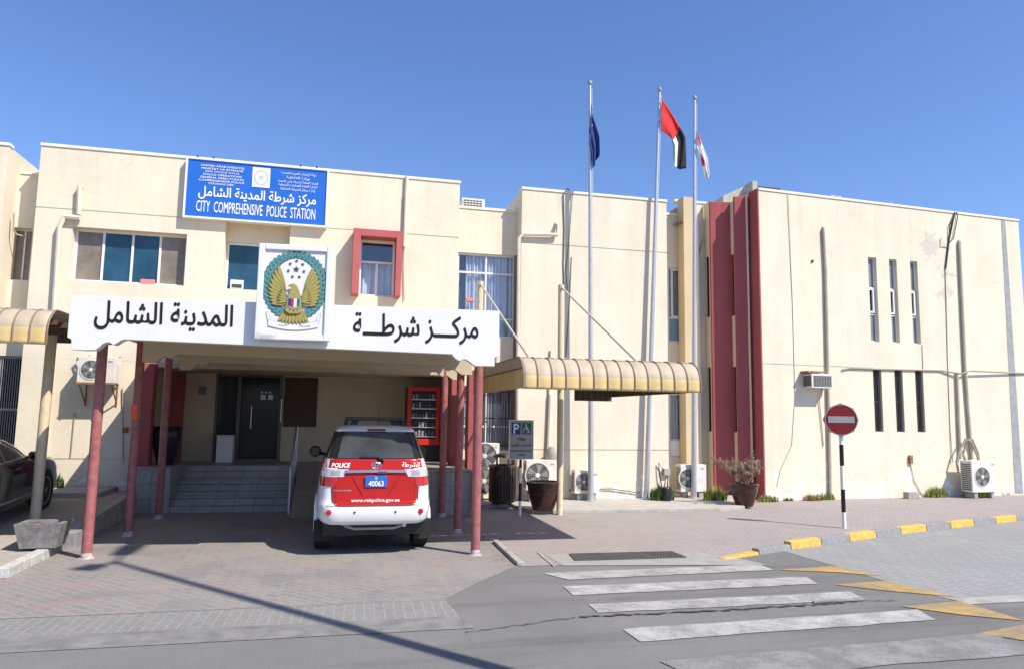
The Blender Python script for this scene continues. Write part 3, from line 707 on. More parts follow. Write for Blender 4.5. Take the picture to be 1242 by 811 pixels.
# --- second recess
P3 = YP(18.95); M3 = P3.M
R3 = P3.z(818, 262); d1 = (P3.u(810.5, 370), P3.u(830, 370), P3.z(820, 415), P3.z(820, 325)); d2 = (P3.u(812, 520), P3.u(832, 520), P3.z(822, 555), P3.z(822, 477))
block(M3, MX1-.4, P3.u(840, 300)+.2, 0, R3, 6, [(*d1, .25, True), (*d2, .25, True)], M_wall, left=False, right=False)
coping(M3, MX1-.3, P3.u(830, 300), R3, 6)
zz = P3.z(820, 386)
win = window(M3, *d1, .06, [], [zz], glass=M_grglass, fw=.04, casements=[(P3.u(814.5, 350), d1[1]-.05, zz+.02, d1[3]-.03)])
b = MB(M3); b.face([(d1[0]+.03, .06, d1[2]+.03), (d1[1]-.03, .06, d1[2]+.03), (d1[1]-.03, .06, zz-.03), (d1[0]+.03, .06, zz-.03)]); b.build('spandrel', M_paleglass, win, recalc=False)
zz = P3.z(820, 533)
win = window(M3, *d2, .06, [], [zz], glass=M_clear, fw=.04); curtain(M3, d2[0]+.02, d2[1]-.02, zz, d2[3]-.02, .14, win, 4, seed=8); backing(M3, d2[0]+.01, d2[1]-.01, d2[2]+.01, d2[3]-.01, .24, win)
b = MB(M3); b.box(d2[0]+.04, d2[1]-.06, .02, .05, d2[2]+.05, zz-.03); b.build('white_panel', M_white, win, bevel=.005)
b2 = MB(M3); b2.add([(P3.u(816, 272), -.35, P3.z(816, 274)), (P3.u(829, 272), -.35, P3.z(829, 276)), (P3.u(829, 262), 0, P3.z(829, 268)), (P3.u(816, 262), 0, P3.z(816, 273))], [(0, 1, 2, 3)])
b2.build('torn_flashing', M_acd, bld, solid=.01)
# --- stepped bays with the red fins
PB = YP(19.08); MBm = PB.M
BX0, BX1 = PB.u(841.5, 400), PB.u(866, 400)
BZ = PB.z(842, 247)
# bay wall: shade with bounced light is put into the flank's deeper yellow
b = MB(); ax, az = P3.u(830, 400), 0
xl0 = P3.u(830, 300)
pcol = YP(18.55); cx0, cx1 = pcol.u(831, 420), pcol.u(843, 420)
b.box(cx0, cx1, 18.55, 18.93, 0, BZ); b.build('wall', M_wall_shadetone, bld)
TH = R(13); fdir = (math.cos(TH), -math.sin(TH))
def finplane(px, Y):
    x = YP(Y).u(px, 400); return Plane((x, Y), (x+fdir[0], Y+fdir[1]))
PF1, PF2 = finplane(863.5, 18.62), finplane(893.5, 18.18)
f1 = (PF1.u(863.5, 400), PF1.u(891, 400)); f2 = (PF2.u(893.5, 400), PF2.u(921, 400))
F1Z, F2Z = PF1.z(865, 245), PF2.z(895, 238.5)
RA, RB = (11.42, 17.66), (21.4, 18.2)
PR = Plane(RA, RB); MR = PR.M
RU1 = PR.u(1235, 268); RZT = (PR.z(928, 233)+PR.z(1234, 268))/2
w1_ = lambda P, u: tuple(P.M @ Vector((u, 0, 0)))
block(MBm, cx1, 11.2, 0, BZ+.0, 6, [], M_wall, left=False)
coping(MBm, cx0, w1_(PF2, 0)[0], BZ, 6)
def narrow(M, u0, u1, z0, z1, d=.10, glass=None): return window(M, u0, u1, z0, z1, d, [], [], glass=glass or M_dkglass, fw=.025, frame=M_darkalu)
UPZ = (PF1.z(866, 383), PF1.z(866, 309)); LWZ = (PF1.z(866, 523), PF1.z(866, 444))
# dark slit windows in the returns of the steps (they face left)
def ret(x, y0, y1, z1, m):
    b = MB(); M = Matrix(((0, 1, 0, x), (-1, 0, 0, y1), (0, 0, 1, 0), (0, 0, 0, 1)))
    L = y1-y0; ops = [(.02, L-.10, *UPZ, .12, True), (.02, L-.10, *LWZ, .12, True)]
    b = MB(M); panel(b, 0, L, 0, z1, ops); b.build('wall', m, bld, recalc=False)
    for zz in (UPZ, LWZ): narrow(M, .02, L-.10, *zz, .09)
ret(w1_(PF1, 0)[0]+.05, 18.72, 19.07, BZ, M_wall)
ret(w1_(PF2, 0)[0]+.05, 18.24, 18.72, F1Z-.02, M_wall); ret(11.27, 18.0, 18.44, RZT-.02, M_wall)
for (P_, (a, c), z) in ((PF1, f1, F1Z), (PF2, f2, F2Z)):
    b = MB(P_.M); b.box(a, c, 0, .12, 0, z); b.build('fin', M_fin, bld, bevel=.01)
b = MB(); b.box(w1_(PF1, 0)[0]+.26, w1_(PF2, 0)[0]+.5, 18.74, 19.5, 0, F1Z-.05); b.build('wall', M_wall, bld); b = MB(); b.box(w1_(PF2, 0)[0]+.26, 11.25, 18.30, 19.5, 0, F2Z-.05); b.build('wall', M_wall, bld)
b = MB(MR); b.box(-.05, -.003, -.004, .42, 0, RZT+.05); b.build('fin', M_fin, bld, bevel=.01)
# --- right block
uw = [(1052.5, 1065.5, 311, 413), (1078, 1090.5, 314, 416), (1103.5, 1116, 317, 418)]; lw = [(1058.5, 1070.5, 447, 523), (1084.5, 1096.5, 447.5, 523.5), (1109.5, 1121.5, 448.5, 523.5)]
OP = []
for (a, c, e, f) in uw+lw: u0, z1 = PR.at(a, e); u1, z0 = PR.at(c, f); OP.append([u0, u1+.04, z0, z1])
for k0 in (0, 3):
    za = sum(o[2] for o in OP[k0:k0+3])/3; zb = sum(o[3] for o in OP[k0:k0+3])/3
    for o in OP[k0:k0+3]: o[2], o[3] = za, zb
gzr = PR.z(1000, 443.5)
ops = [(*o, .22, True) for o in OP]
ops += [(0, OP[3][0], gzr-.01, gzr+.01, .015, True)]
block(MR, 0, RU1, 0, RZT, 12, ops, M_wallR)
coping(MR, 0, RU1, RZT, 12)
for i, o in enumerate(OP):
    h = o[3]-o[2]
    if i < 3:
        win = window(MR, *o, .12, [], [o[2]+h*.64, o[2]+h*.32], glass=M_grglass, fw=.03, casements=[(o[0]+.03, o[1]-.06, o[2]+h*.34, o[2]+h*.63)])
        b = MB(MR); b.face([(o[0]+.03, .12, o[2]+h*.37), (o[1]-.1, .12, o[2]+h*.37), (o[1]-.1, .12, o[2]+h*.61), (o[0]+.03, .12, o[2]+h*.61)]); b.build('open_vent', M_dkglass, win, recalc=False)
    else:
        win = window(MR, *o, .12, [(o[0]*.5+o[1]*.5)], [o[2]+h*.48], glass=M_dkglass, fw=.028, frame=M_acg)
        b = MB(MR)
        for q in (.18, .36, .52, .7, .86): u = o[0]+(o[1]-o[0])*q; b.tube([(u, .05, o[2]+.004), (u, .05, o[3]-.004)], .010, 5)
        b.build('window_bars', M_acd, win)
r_ = lambda x, y, d=-.055: (PR.at(x, y)[0], d, PR.at(x, y)[1])
for pts in (((997.5, 278), (1000, 330), (1006, 603)), ((1162, 294), (1163, 320), (1169, 450), (1177, 556))):
    b = MB(MR); b.tube([r_(pts[0][0]+1, pts[0][1]-2, 0)]+[r_(*q) for q in pts], .046); b.build('drainpipe', M_pipeg, bld, smooth=True)
b = MB(MR); b.tube([r_(1159, 451), r_(1163, 556)], .04); b.build('conduit', M_pipeg, bld, smooth=True)
b = MB(MR); b.tube([r_(1021, 448, -.03), r_(1030, 446, -.028), r_(1065, 447.3, -.028), r_(1140, 449, -.028), r_(1163, 453, -.1), r_(1172, 449.5, -.12), r_(1245, 452.5, -.028)], .024, 6); b.build('cable', M_cableg, bld)
b = MB(MR); b.tube([r_(1159, 259, .1), r_(1157, 258, -.03), r_(1150, 292, -.03), r_(1146, 326, -.03)], .022, 6); b.tube([r_(1159, 258, -.04), r_(1160, 265, -.04), r_(1155, 290, -.04), r_(1151, 294, -.04)], .014, 5)
b.tube([r_(1157, 259, -.04), r_(1150, 275, -.04), r_(1150, 292, -.04)], .014, 5); b.build('cable', M_cable, bld)
b = MB(MR); b.tube([r_(1146, 326, -.02), r_(1149, 440, -.01), r_(1152, 520, -.01), r_(1154, 560, -.04)], .012, 5)
b.tube([r_(1140, 290, -.02), r_(1140, 299, -.02), r_(1149, 300, -.02)], .010, 5); b.build('cable', M_cableg, bld)
b = MB(MR); b.tube([r_(955, 236, -.02), r_(961, 370, -.008), r_(964, 480, -.008)], .008, 5); b.tube([r_(964, 480, -.008), r_(960, 540, -.008), r_(946, 570, -.008), r_(942, 590, -.008)], .007, 5); b.build('cable', M_cableg, bld)
b = MB(MR); b.tube([r_(1118, 418, -.01), r_(1119, 447, -.01)], .009, 5); b.build('cable', M_cableg, bld)
b = MB(MR); b.add([(*r_(1214, 267)[:1], -.006, r_(1214, 267)[2]), (r_(1219, 267)[0], -.006, r_(1219, 267)[2]), (r_(1241, 598)[0], -.006, .05), (r_(1231, 598)[0], -.006, .05)], [(0, 3, 2, 1)])
b.build('grey_sealed_strip', mat('grey_sealant', (.30, .31, .32), .85, var=.18, vs=5, bump=.3), bld, recalc=False)
b = MB(MR); u, _, z = r_(985, 317); b.lathe([(.04, -.03), (.04, .01)], (u, 0, z), 10, axis='y', cap=True); b.build('wall_plug', M_acd, bld)
b = MB(MR); u, _, z = r_(1103.5, 557); b.box(u-.06, u+.06, -.07, 0, z-.11, z+.13); b.build('socket_box', M_rust, bld, bevel=.015)
b = MB(MR); b.tube([r_(1104, 563, -.02), r_(1108, 582, -.02), r_(1118, 600, -.02)], .010, 5); b.build('cable', M_cableg, bld)
# diagonal conduit on the shaded bay
b = MB(MBm); b.tube([(PB.u(858, 276), -.04, PB.z(858, 276)), (PB.u(846.5, 310), -.04, PB.z(846.5, 310))], .03, 6); b.build('conduit', M_pipeg, bld)
# --- far left block and its recess
PL = YP(18.6); ML = PL.M; e0 = (PL.u(-8, 300), PL.u(34, 300)); e = (PL.u(10, 308), PL.u(37, 308), PL.z(22, 340), PL.z(22, 276))
g0 = (PL.u(-40, 490), PL.u(26, 490), PL.z(10, 540), PL.z(10, 431))
LR = PL.z(30, 212)
block(ML, -15, LX0+.3, 0, LR, 6, [(*e, .3, True), (*g0, .3, True)], M_wall, left=False, right=False); coping(ML, PL.u(18, 300), LX0+.2, LR, 6)
win = window(ML, *e, .2, [e[0]*.45+e[1]*.55], [], glass=M_taupe, fw=.04)
win = window(ML, *g0, .14, [g0[0]*.5+g0[1]*.5], [g0[2]*.6+g0[3]*.4], glass=M_dkglass, fw=.05)
b = MB(ML)
for i in range(22): u = g0[0]+.04+(g0[1]-g0[0]-.08)*i/21; b.tube([(u, .06, g0[2]+.003), (u, .06, g0[3]-.003)], .010, 5)
b.build('window_bars', M_acg, win)
fx = P18.u(9, 200); FLZ = P18.z(4, 177)
block(M18, -15, fx, 3.9, FLZ, 8, [], M_wall); coping(M18, -15, fx, FLZ, 8)
b = MB(M18); b.tube([p(10, 255, .3), p(9.5, 275, .3), p(12, 280, .35), p(25, 283, .45)], .02, 6); b.build('cable', M_cableg, bld)
# roof structures behind the parapet
PQ = YP(22.0)
b = MB(); b.prism([(PQ.u(877, 240), 7), (PQ.u(903, 240), 7), (PQ.u(903, 240), PQ.z(903, 226)), (PQ.u(877, 240), PQ.z(877, 238))], 22, 22.6); b.build('roof_room', M_concl, bld)
b = MB(); b.box(PQ.u(903.5, 240), PQ.u(909, 240), 21.5, 22, 7.0, PQ.z(905, 225)); b.build('roof_post', M_concl, bld)
b = MB(); z = PQ.z(915, 231)
for i in range(8): x = PQ.u(910, 232)+i*.12; b.box(x, x+.10, 21.6, 23.5, z-.07, z+.02)
b.build('roof_shed', M_acd, bld)
for (x, y, wd) in ((1011, 238.5, .22), (1018, 239.5, .2), (1044, 245, .6), (1081, 247, .06)):
    pq = YP(20.5); u, z = pq.at(x, y); b = MB(); b.box(u-wd/2, u+wd/2, 20.5, 20.5+wd, z-.9, z+.05); b.build('roof_vent', M_concl, bld, bevel=.01)

# ================================================================ ENTRANCE PORCH
por = thing('entrance_porch', (-.6, 11.6, 0), 'porch with a white lettered fascia standing on thin red posts over the drive', 'porch')
PF = Plane((-3.78, 11.5), (2.47, 10.95)); MF = PF.M
fzt = (PF.z(86, 353.5)+PF.z(605, 381.6))/2
prof_px = [(86.3, 411.5), (86, 423.5), (100, 424.5), (115.7, 424.3), (120, 421), (124, 417.2), (128, 415.3), (132, 414.8), (135, 416.6), (137.3, 418.2), (139.5, 417), (141.7, 415.9), (146, 413), (150.4, 411.5),
           (548, 429.4), (550, 432), (552.5, 434.5), (555, 436.3), (558, 437.5), (560.5, 436), (562.6, 435.2), (565, 435.6), (567, 436.8), (571.5, 440), (576, 443.5), (599.8, 443.8), (599.8, 433.4), (605.4, 431.5)]
prof = [PF.at(*q) for q in prof_px]
fu0, fu1 = PF.u(83, 390), PF.u(605.4, 400)
zc = sum(PF.z(x, y) for x, y in ((150.4, 411.5), (548, 429.4)))/2
fpoly = [(fu0, fzt), (fu0, PF.z(83, 409))]+prof+[(fu1, fzt)]
fa = MB(MF); fa.prism(fpoly, 0, .16); fa.build('fascia', M_sign_white, por, bevel=.006)
for dy in (2.55, 4.75):
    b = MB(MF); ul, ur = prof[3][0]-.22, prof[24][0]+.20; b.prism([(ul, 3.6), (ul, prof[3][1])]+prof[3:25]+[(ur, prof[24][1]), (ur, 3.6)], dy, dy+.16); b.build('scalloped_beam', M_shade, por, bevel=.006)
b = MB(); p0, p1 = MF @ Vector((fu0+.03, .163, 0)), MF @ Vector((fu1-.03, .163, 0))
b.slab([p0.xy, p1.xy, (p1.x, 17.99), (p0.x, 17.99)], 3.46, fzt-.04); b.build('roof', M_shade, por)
for x, y, r in ((-3.50, 12.15, .074), (-3.44, 14.12, .074), (-3.42, 16.27, .074), (2.24, 11.50, .074), (2.31, 13.65, .074), (2.32, 15.80, .074)):
    b = MB(); b.tube([(x, y, .0), (x, y, 3.47)], r, 16); po = b.build('post', M_post, por, smooth=True)
    b = MB(); b.lathe([(r+.035, .004), (r+.03, .014), (r+.004, .016), (r+.003, .075), (r+.001, .085)], (x, y, 0), 16); b.build('post_foot', M_foot, po, smooth=True)
# writing on the fascia
d_ = off(MF, -.003)
lettering(arabic('المدينة الشامل'), d_, PF.u(115, 385), PF.u(282.4, 385), PF.z(237, 402.5), PF.z(132.6, 364.5), M_black, por, bold=.022, thick=.004)
lettering(arabic('مركـــز شرطـــة'), d_, PF.u(428.5, 400), PF.u(580, 400), PF.z(545, 417), PF.z(433, 379), M_black, por, bold=.022, thick=.004)
b = MB(); x, y = -3.46, 14.045; b.box(x-.05, x+.05, y-.012, y+.0, 2.02, 2.30)
b.build('paper_tag', M_orange, por)

# ---- emblem board standing on the fascia
PE = Plane((-3.78, 11.36), (2.47, 10.81)); ME = PE.M
eu0, eu1 = PE.u(313.5, 350), PE.u(400.5, 355); ez0, ez1 = PE.z(356, 411), PE.z(356, 299)
em = thing('emblem_board', tuple(ME @ Vector(((eu0+eu1)/2, .06, ez0))), 'white framed board with a golden falcon in a teal wreath, above the porch fascia', 'emblem')
b = MB(ME); b.box(eu0, eu1, 0, .10, ez0, ez1); bo = b.build('board', M_sign_white, em, bevel=.004)
b = MB(ME); f = .07
for bx in ((eu0-.02, eu0+f, ez0-.02, ez1+.02), (eu1-f, eu1+.02, ez0-.02, ez1+.02), (eu0+f, eu1-f, ez0-.02, ez0+f), (eu0+f, eu1-f, ez1-f, ez1+.02)): b.box(bx[0], bx[1], -.03, .11, bx[2], bx[3])
b.build('frame', M_sign_white, em, bevel=.012)
ecx, ecz = (eu0+eu1)/2+.005, (ez0+ez1)/2+.01; sc = (eu1-eu0)/2*1.04
def EP(u, v, d): return (ecx+u*sc, -d, ecz+v*sc)
def leaf(b, cu, cv, ang, ln, wd, d, mi=0, n=10):
    ca, sa = math.cos(ang), math.sin(ang); P = []
    for i in range(n):
        t = 2*math.pi*i/n; a, c = ln*math.cos(t), wd*math.sin(t)*(1-.25*math.cos(t)); P.append(EP(cu+a*ca-c*sa, cv+a*sa+c*ca, d))
    b.face(P, mi)
b = MB(ME)
for s in (-1, 1):
    for i in range(18):                                               # wreath: two rows of overlapping leaves
        t = i/17; a = R(-62+t*150); rx, ry = .755, .86
        cu, cv = s*rx*math.cos(a), .17+ry*math.sin(a)
        tang = math.atan2(ry*math.cos(a), -s*rx*math.sin(a)); wd = .034*(1-.45*max(0, t-.75)*4)
        for k_, o_ in ((-1, -.055), (1, .055)):
            o2 = o_*(1-.55*max(0, t-.7)*3.3); nx, nz = math.cos(a)*s, math.sin(a)
            leaf(b, cu+nx*o2, cv+nz*o2, tang+k_*s*-.62, .128, wd+.020, .006+.0006*(i % 3)+(.002 if k_ > 0 else 0), 1)
            leaf(b, cu+nx*o2, cv+nz*o2, tang+k_*s*-.62, .102, wd+.008, .009+.0006*(i % 3)+(.002 if k_ > 0 else 0), 0)
b.build('wreath', [M_teal, M_tealdk], em, recalc=False)
b = MB(ME)
for s in (-1, 1):                                                     # wings: long feathers fanned from the shoulder
    for i in range(10):
        t = i/9; a = R(68-t*80); ln = .66-.33*t; ox, oz = s*(.20-.02*t), -.12-.17*t
        cu, cv = ox+s*math.cos(a)*ln*.5, oz+math.sin(a)*ln*.75
        aa = a if s > 0 else math.pi-a
        leaf(b, cu+s*.05, cv, aa+s*.12, ln*.60+.02, .072, .014+.0015*i, 1); leaf(b, cu+s*.05, cv, aa+s*.12, ln*.60, .058, .0148+.0015*i, 0)
    for i in range(6):
        t = i/5; a = R(60-t*70); aa = a if s > 0 else math.pi-a
        leaf(b, s*(.22+.10*math.cos(a)), -.16-.12*t+.14*math.sin(a), aa, .15, .036, .032+.001*i, 1); leaf(b, s*(.22+.10*math.cos(a)), -.16-.12*t+.14*math.sin(a), aa, .13, .026, .0326+.001*i, 0)
for i in range(9):                                                    # tail
    a = R(-90+(i-4)*8.5); leaf(b, math.cos(a)*.48*1.0, -.47+math.sin(a)*.22, a, .24, .062, .016+.001*(4-abs(i-4)), 1); leaf(b, math.cos(a)*.48, -.47+math.sin(a)*.22, a, .225, .05, .0166+.001*(4-abs(i-4)), 0)
body = [(-.20, -.30), (-.22, -.55), (-.12, -.62), (.12, -.62), (.22, -.55), (.20, -.30), (.17, -.12), (.11, .04), (.06, .15), (-.01, .205), (-.09, .20), (-.155, .165), (-.185, .115), (-.15, .125), (-.10, .10), (-.10, .03), (-.15, -.10)]
b.face([EP(u, v, .042) for u, v in body], 0)
b.face([EP(u, v, .044) for u, v in ((-.185, .115), (-.155, .165), (-.12, .155), (-.13, .125))], 1)
b.face([EP(-.075+.016*math.cos(t*.785), .15+.016*math.sin(t*.785), .044) for t in range(8)], 1)
for (u, v) in ((-.1, -.5), (0, -.54), (.1, -.5), (-.15, -.42), (.15, -.42)): leaf(b, u, v, R(-90), .06, .012, .044, 1)
b.build('falcon', [M_gold, M_golddk], em, recalc=False)
b = MB(ME); sh = [(-.17, -.20), (-.155, -.40), (-.08, -.475), (0, -.50), (.08, -.475), (.155, -.40), (.17, -.20), (0, -.165)]
b.face([EP(u, v, .047) for u, v in [(q[0]*1.12, -.325+(q[1]+.325)*1.12) for q in sh]], 3)
for (u0, u1, mi) in ((-.15, -.075, 0), (-.075, 0.0, 2), (0.0, .075, 1), (.075, .15, 4)):
    b.face([EP(u0, -.21, .049), EP(u0, -.40-(.15-abs(u0))*.35, .049), EP(u1, -.40-(.15-abs(u1))*.35, .049), EP(u1, -.21, .049)], mi)
b.build('shield', [M_navy, M_flw, M_flr, M_acg, M_flg], em, recalc=False)
b = MB(ME)
def star(u, v, r, d):
    P = [EP(u+(r if i % 2 == 0 else r*.4)*math.sin(i*math.pi/5), v+(r if i % 2 == 0 else r*.4)*math.cos(i*math.pi/5), d) for i in range(10)]; b.face(P)
star(.01, .625, .10, .008)
for i in range(7):
    a = i*2*math.pi/7+math.pi/7*0; star(.01+.215*math.sin(a), .625+.235*math.cos(a), .058, .008)
b.build('star', M_flagdk, em, recalc=False)
b = MB(ME)
def rib(pts, wd, d, mi):
    for (a, c) in zip(pts[:-1], pts[1:]): b.face([EP(a[0], a[1], d), EP(c[0], c[1], d), EP(c[0], c[1]+wd, d), EP(a[0], a[1]+wd, d)], mi)
arc = [(-.66+.066*i*2, -.93-.13*math.cos((-.66+.132*i)*2.0)) for i in range(11)]
for (dx, dz, ww, d, mi) in ((0, -.015, .185, .010, 1), (0, 0, .155, .012, 0)): rib([(u*(1.01 if mi else 1), v+dz) for u, v in arc], ww, d, mi)
for s in (-1, 1): b.face([EP(s*.66, -.93, .008), EP(s*.74, -.60, .008), EP(s*.70, -.57, .008), EP(s*.60, -.78, .008)], 1); b.face([EP(s*.65, -.91, .0095), EP(s*.725, -.615, .0095), EP(s*.70, -.59, .0095), EP(s*.61, -.79, .0095)], 0)
b.build('ribbon', [M_white, M_signgrey], em, recalc=False)
lettering(arabic('الإمارات'), ME, ecx-.45*sc, ecx-.15*sc, ecz-.99*sc, ecz-.905*sc, M_flagdk, em, thick=.001).location = Vector((0, 0, 0))
lettering(arabic('الشرطة'), ME, ecx+.15*sc, ecx+.45*sc, ecz-.99*sc, ecz-.905*sc, M_flagdk, em, thick=.001)
for o in [q for q in C.objects if q.parent == em and q.name.startswith('lettering')]:
    for v in o.data.vertices: v.co += (MF.to_3x3() @ Vector((0, -.015, 0)))

# ---- blue station sign on the parapet
PB_ = YP(17.86); MBs = PB_.M
bu0, bu1 = PB_.u(226, 230), PB_.u(395.5, 240); bz0, bz1 = (PB_.z(224, 262)+PB_.z(395, 274))/2, (PB_.z(229, 194)+PB_.z(397, 207))/2
bs = thing('station_sign', ((bu0+bu1)/2, 17.95, bz0), 'wide blue station name sign with white lettering, on the parapet', 'sign')
b = MB(MBs); b.box(bu0, bu1, 0, .12, bz0, bz1); b.build('panel', M_blue, bs)
b = MB(MBs); f = .045
for bx in ((bu0-f, bu0, bz0-f, bz1+f), (bu1, bu1+f, bz0-f, bz1+f), (bu0, bu1, bz0-f, bz0), (bu0, bu1, bz1, bz1+f)): b.box(bx[0], bx[1], -.03, .135, bx[2], bx[3])
b.build('frame', M_alu, bs, bevel=.006)
b = MB(MBs)
for q in (.06, .17, .80, .92): u = bu0+(bu1-bu0)*q; b.tube([(u, .05, bz1+.04), (u, .05, bz1+.12)], .02, 6)
b.build('bracket', M_acd, bs)
d_ = off(MBs, -.008); W_, H_ = bu1-bu0, bz1-bz0
def sg(txt, a0, a1, t0, t1, **kw): lettering(txt, d_, bu0+W_*a0, bu0+W_*a1, bz1-H_*t1, bz1-H_*t0, M_flw, bs, thick=.004, res=2, **kw)
for i, (t, a0, a1) in enumerate((('UNITED ARAB EMIRATES', .09, .395), ('MINISTRY OF INTERIOR', .095, .39), ('RAK POLICE G.H.Q.', .125, .365), ('POLICE OPERATIONS', .11, .38), ('GENERAL DIRECTORATE', .09, .395), ('COMPREHENSIVE POLICE', .08, .40), ('STATIONS DEP.', .15, .33))):
    sg(t, a0, a1, .075+i*.052, .108+i*.052, bold=.012)
for i, (t, a0, a1) in enumerate((('دولة الإمارات العربية المتحدة', .66, .92), ('وزارة الداخلية', .70, .87), ('القيادة العامة لشرطة رأس الخيمة', .64, .935), ('الإدارة العامة للعمليات الشرطية', .645, .93), ('إدارة مراكز الشرطة الشاملة', .66, .915))):
    sg(arabic(t), a0, a1, .075+i*.072, .135+i*.072, bold=.01)
sg(arabic('مركز شرطة المدينة الشامل'), .085, .925, .455, .685, bold=.022)
sg('CITY  COMPREHENSIVE  POLICE  STATION', .075, .925, .715, .91, bold=.008)
b = MB(d_); b.box(bu0+W_*.455, bu0+W_*.583, -.003, .004, bz1-H_*.40, bz1-H_*.045); cr = b.build('crest_plate', mat('crest_white', (.72, .74, .78), .5, var=.05, bump=0), bs)
b = MB(d_); cx, cz = bu0+W_*.519, bz1-H_*.225
def ring(b, r0, r1, n, d, mi=0):
    for i in range(n):
        a0, a1 = 2*math.pi*i/n, 2*math.pi*(i+.8)/n; b.face([(cx+r*math.cos(a), -d, cz+r*1.15*math.sin(a)) for r, a in ((r0, a0), (r1, a0), (r1, a1), (r0, a1))], mi)
ring(b, .135, .165, 22, .006); ring(b, .02, .05, 8, .006); b.build('crest', mat('crest_grey', (.42, .45, .52), .6, var=.1, bump=0), cr, recalc=False)

# ================================================================ CARPORT CANOPIES
def canopy(name, label, x0, x1, Y0, Y1, zt, zb, rear_from=None, ends=True):
    t = thing(name, ((x0+x1)/2, Y0, 0), label, 'canopy', 'ribbed yellow carport canopies')
    r = .36
    pr = [(0, zb)]+[(0, zb+(zt-r-zb)*k/3) for k in (1, 2, 3)]+[(r-r*math.cos(R(q)), zt-r+r*math.sin(R(q))) for q in range(10, 91, 10)]
    def skin(b, P, inset, d, mi=0):
        pass
    nrib = int((x1-x0)/.225)
    bs_ = MB(); mi_ = lambda u, v: 0 if v < .30 else 1
    n = len(pr)-1
    # corrugated front: between ribs the sheet bulges a little
    def fr(u, v):
        x = x0+(x1-x0)*u; i = min(n, round(v*n)); d, z = pr[i]; bul = .02*abs(math.sin(u*nrib*math.pi)); return (x, Y0+d-bul, z)
    bs_.grid(fr, nrib*4, n, lambda u, v: 0 if v < .36 else 1)
    bs_.grid(lambda u, v: (x0+(x1-x0)*u, Y0+r+(Y1-Y0-r)*v, zt+.0+.02*abs(math.sin(u*nrib*math.pi))), nrib*4, 3, 1)
    bs_.build('roof_sheet', [M_yel, M_awt], t, smooth=True, solid=.012, recalc=False)
    rb = MB()
    for i in range(nrib+1):
        x = x0+(x1-x0)*i/nrib
        rb.tube([(x, Y0+d-.012, z+(.014 if d > .2 else 0)) for d, z in pr]+[(x, Y1, zt+.014)], .016, 6)
    rb.build('ribs', mat('awning_rib', (.22, .17, .11), .6, var=.15), t, smooth=True)
    return t, pr, r
AX0, AX1 = 2.86, 5.93
aw, pr, rr = canopy('carport_canopy', 'ribbed yellow canopy with curved front edge, to the right of the porch', AX0, AX1, 11.0, 15.3, 3.13, 2.62)
def side_sheet(x, Y0, Y1, sgn, zb, zt, t, mi, name):
    b = MB(); n = len(pr)-1; N = int((Y1-Y0)/.16)
    b.grid(lambda u, v: (x+sgn*(pr[round(v*n)][0]*.75-.03*abs(math.sin(u*N*math.pi))), Y0+(Y1-Y0)*u, pr[round(v*n)][1]), N*4, n, mi)
    return b.build(name, [M_yel, M_awt], t, smooth=True, solid=.012, recalc=False)
def end_sheet(x, Y1, zcut, sgn):
    P = [(11.0+d, z) for d, z in pr]; lo = [(y, z) for y, z in P if z <= zcut]
    b = MB(); ylo = lo[-1][0]
    b.slab([(0, 0)], 0, 0) if False else None
    N = 26
    for k in range(N):                                                # corrugated sheet below the seam
        y0, y1 = ylo+(Y1-ylo)*k/N, ylo+(Y1-ylo)*(k+1)/N; ym = (y0+y1)/2
        b.add([(x, y0, 2.63), (x-.022, ym, 2.63), (x, y1, 2.63), (x, y1, zcut), (x-.022, ym, zcut), (x, y0, zcut)], [(0, 1, 4, 5), (1, 2, 3, 4)])
    b.add([(x, *q) for q in lo]+[(x, ylo, 2.63)], [list(range(len(lo)+1))])
    b.build('side_sheet', M_yel if sgn > 0 else mat('awning_shade_tone', (.10, .07, .045), .7, var=.2), aw, recalc=False, solid=.01)  # right end: shade inside the canopy put into a dark brown
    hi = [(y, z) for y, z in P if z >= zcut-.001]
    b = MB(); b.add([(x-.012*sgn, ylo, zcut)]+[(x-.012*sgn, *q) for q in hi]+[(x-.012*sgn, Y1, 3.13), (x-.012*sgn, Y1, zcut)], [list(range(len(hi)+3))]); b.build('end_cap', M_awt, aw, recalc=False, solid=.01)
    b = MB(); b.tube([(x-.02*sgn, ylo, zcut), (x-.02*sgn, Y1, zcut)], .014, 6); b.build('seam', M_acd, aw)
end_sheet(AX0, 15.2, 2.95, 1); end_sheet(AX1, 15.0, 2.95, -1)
b = MB(); b.grid(lambda u, v: (5.06+(AX1-5.06)*u, 15.0+.02*math.sin(u*40), 2.54+.4*v), 60, 2); b.build('rear_sheet', mat('awning_shade_tone', (.10, .07, .045), .7, var=.2), aw, solid=.012)  # same dark brown, canopy shade in the sheet colour
for x in (4.97, 3.06):
    z1 = 5.21 if x > 4 else 5.18
    b = MB(); b.tube([(x, 15.74, 0), (x, 15.74, z1)], .072, 14); po = b.build('post', M_ypost, aw, smooth=True)
    b = MB(); b.tube([(x, 15.72, z1-.06), (x+.02, 11.45, 3.14)], .022, 8); b.build('tie_rod', M_pipeg, aw)
    b = MB(); b.box(x-.05, x+.05, 11.2, 15.7, 2.86, 2.96); b.build('beam', M_ypost, aw, bevel=.005)
for y in (13.0, 14.9): b = MB(); b.box(AX0+.03, AX1-.1, y, y+.08, 2.98, 3.1); b.build('beam', M_ypost, aw, bevel=.005)
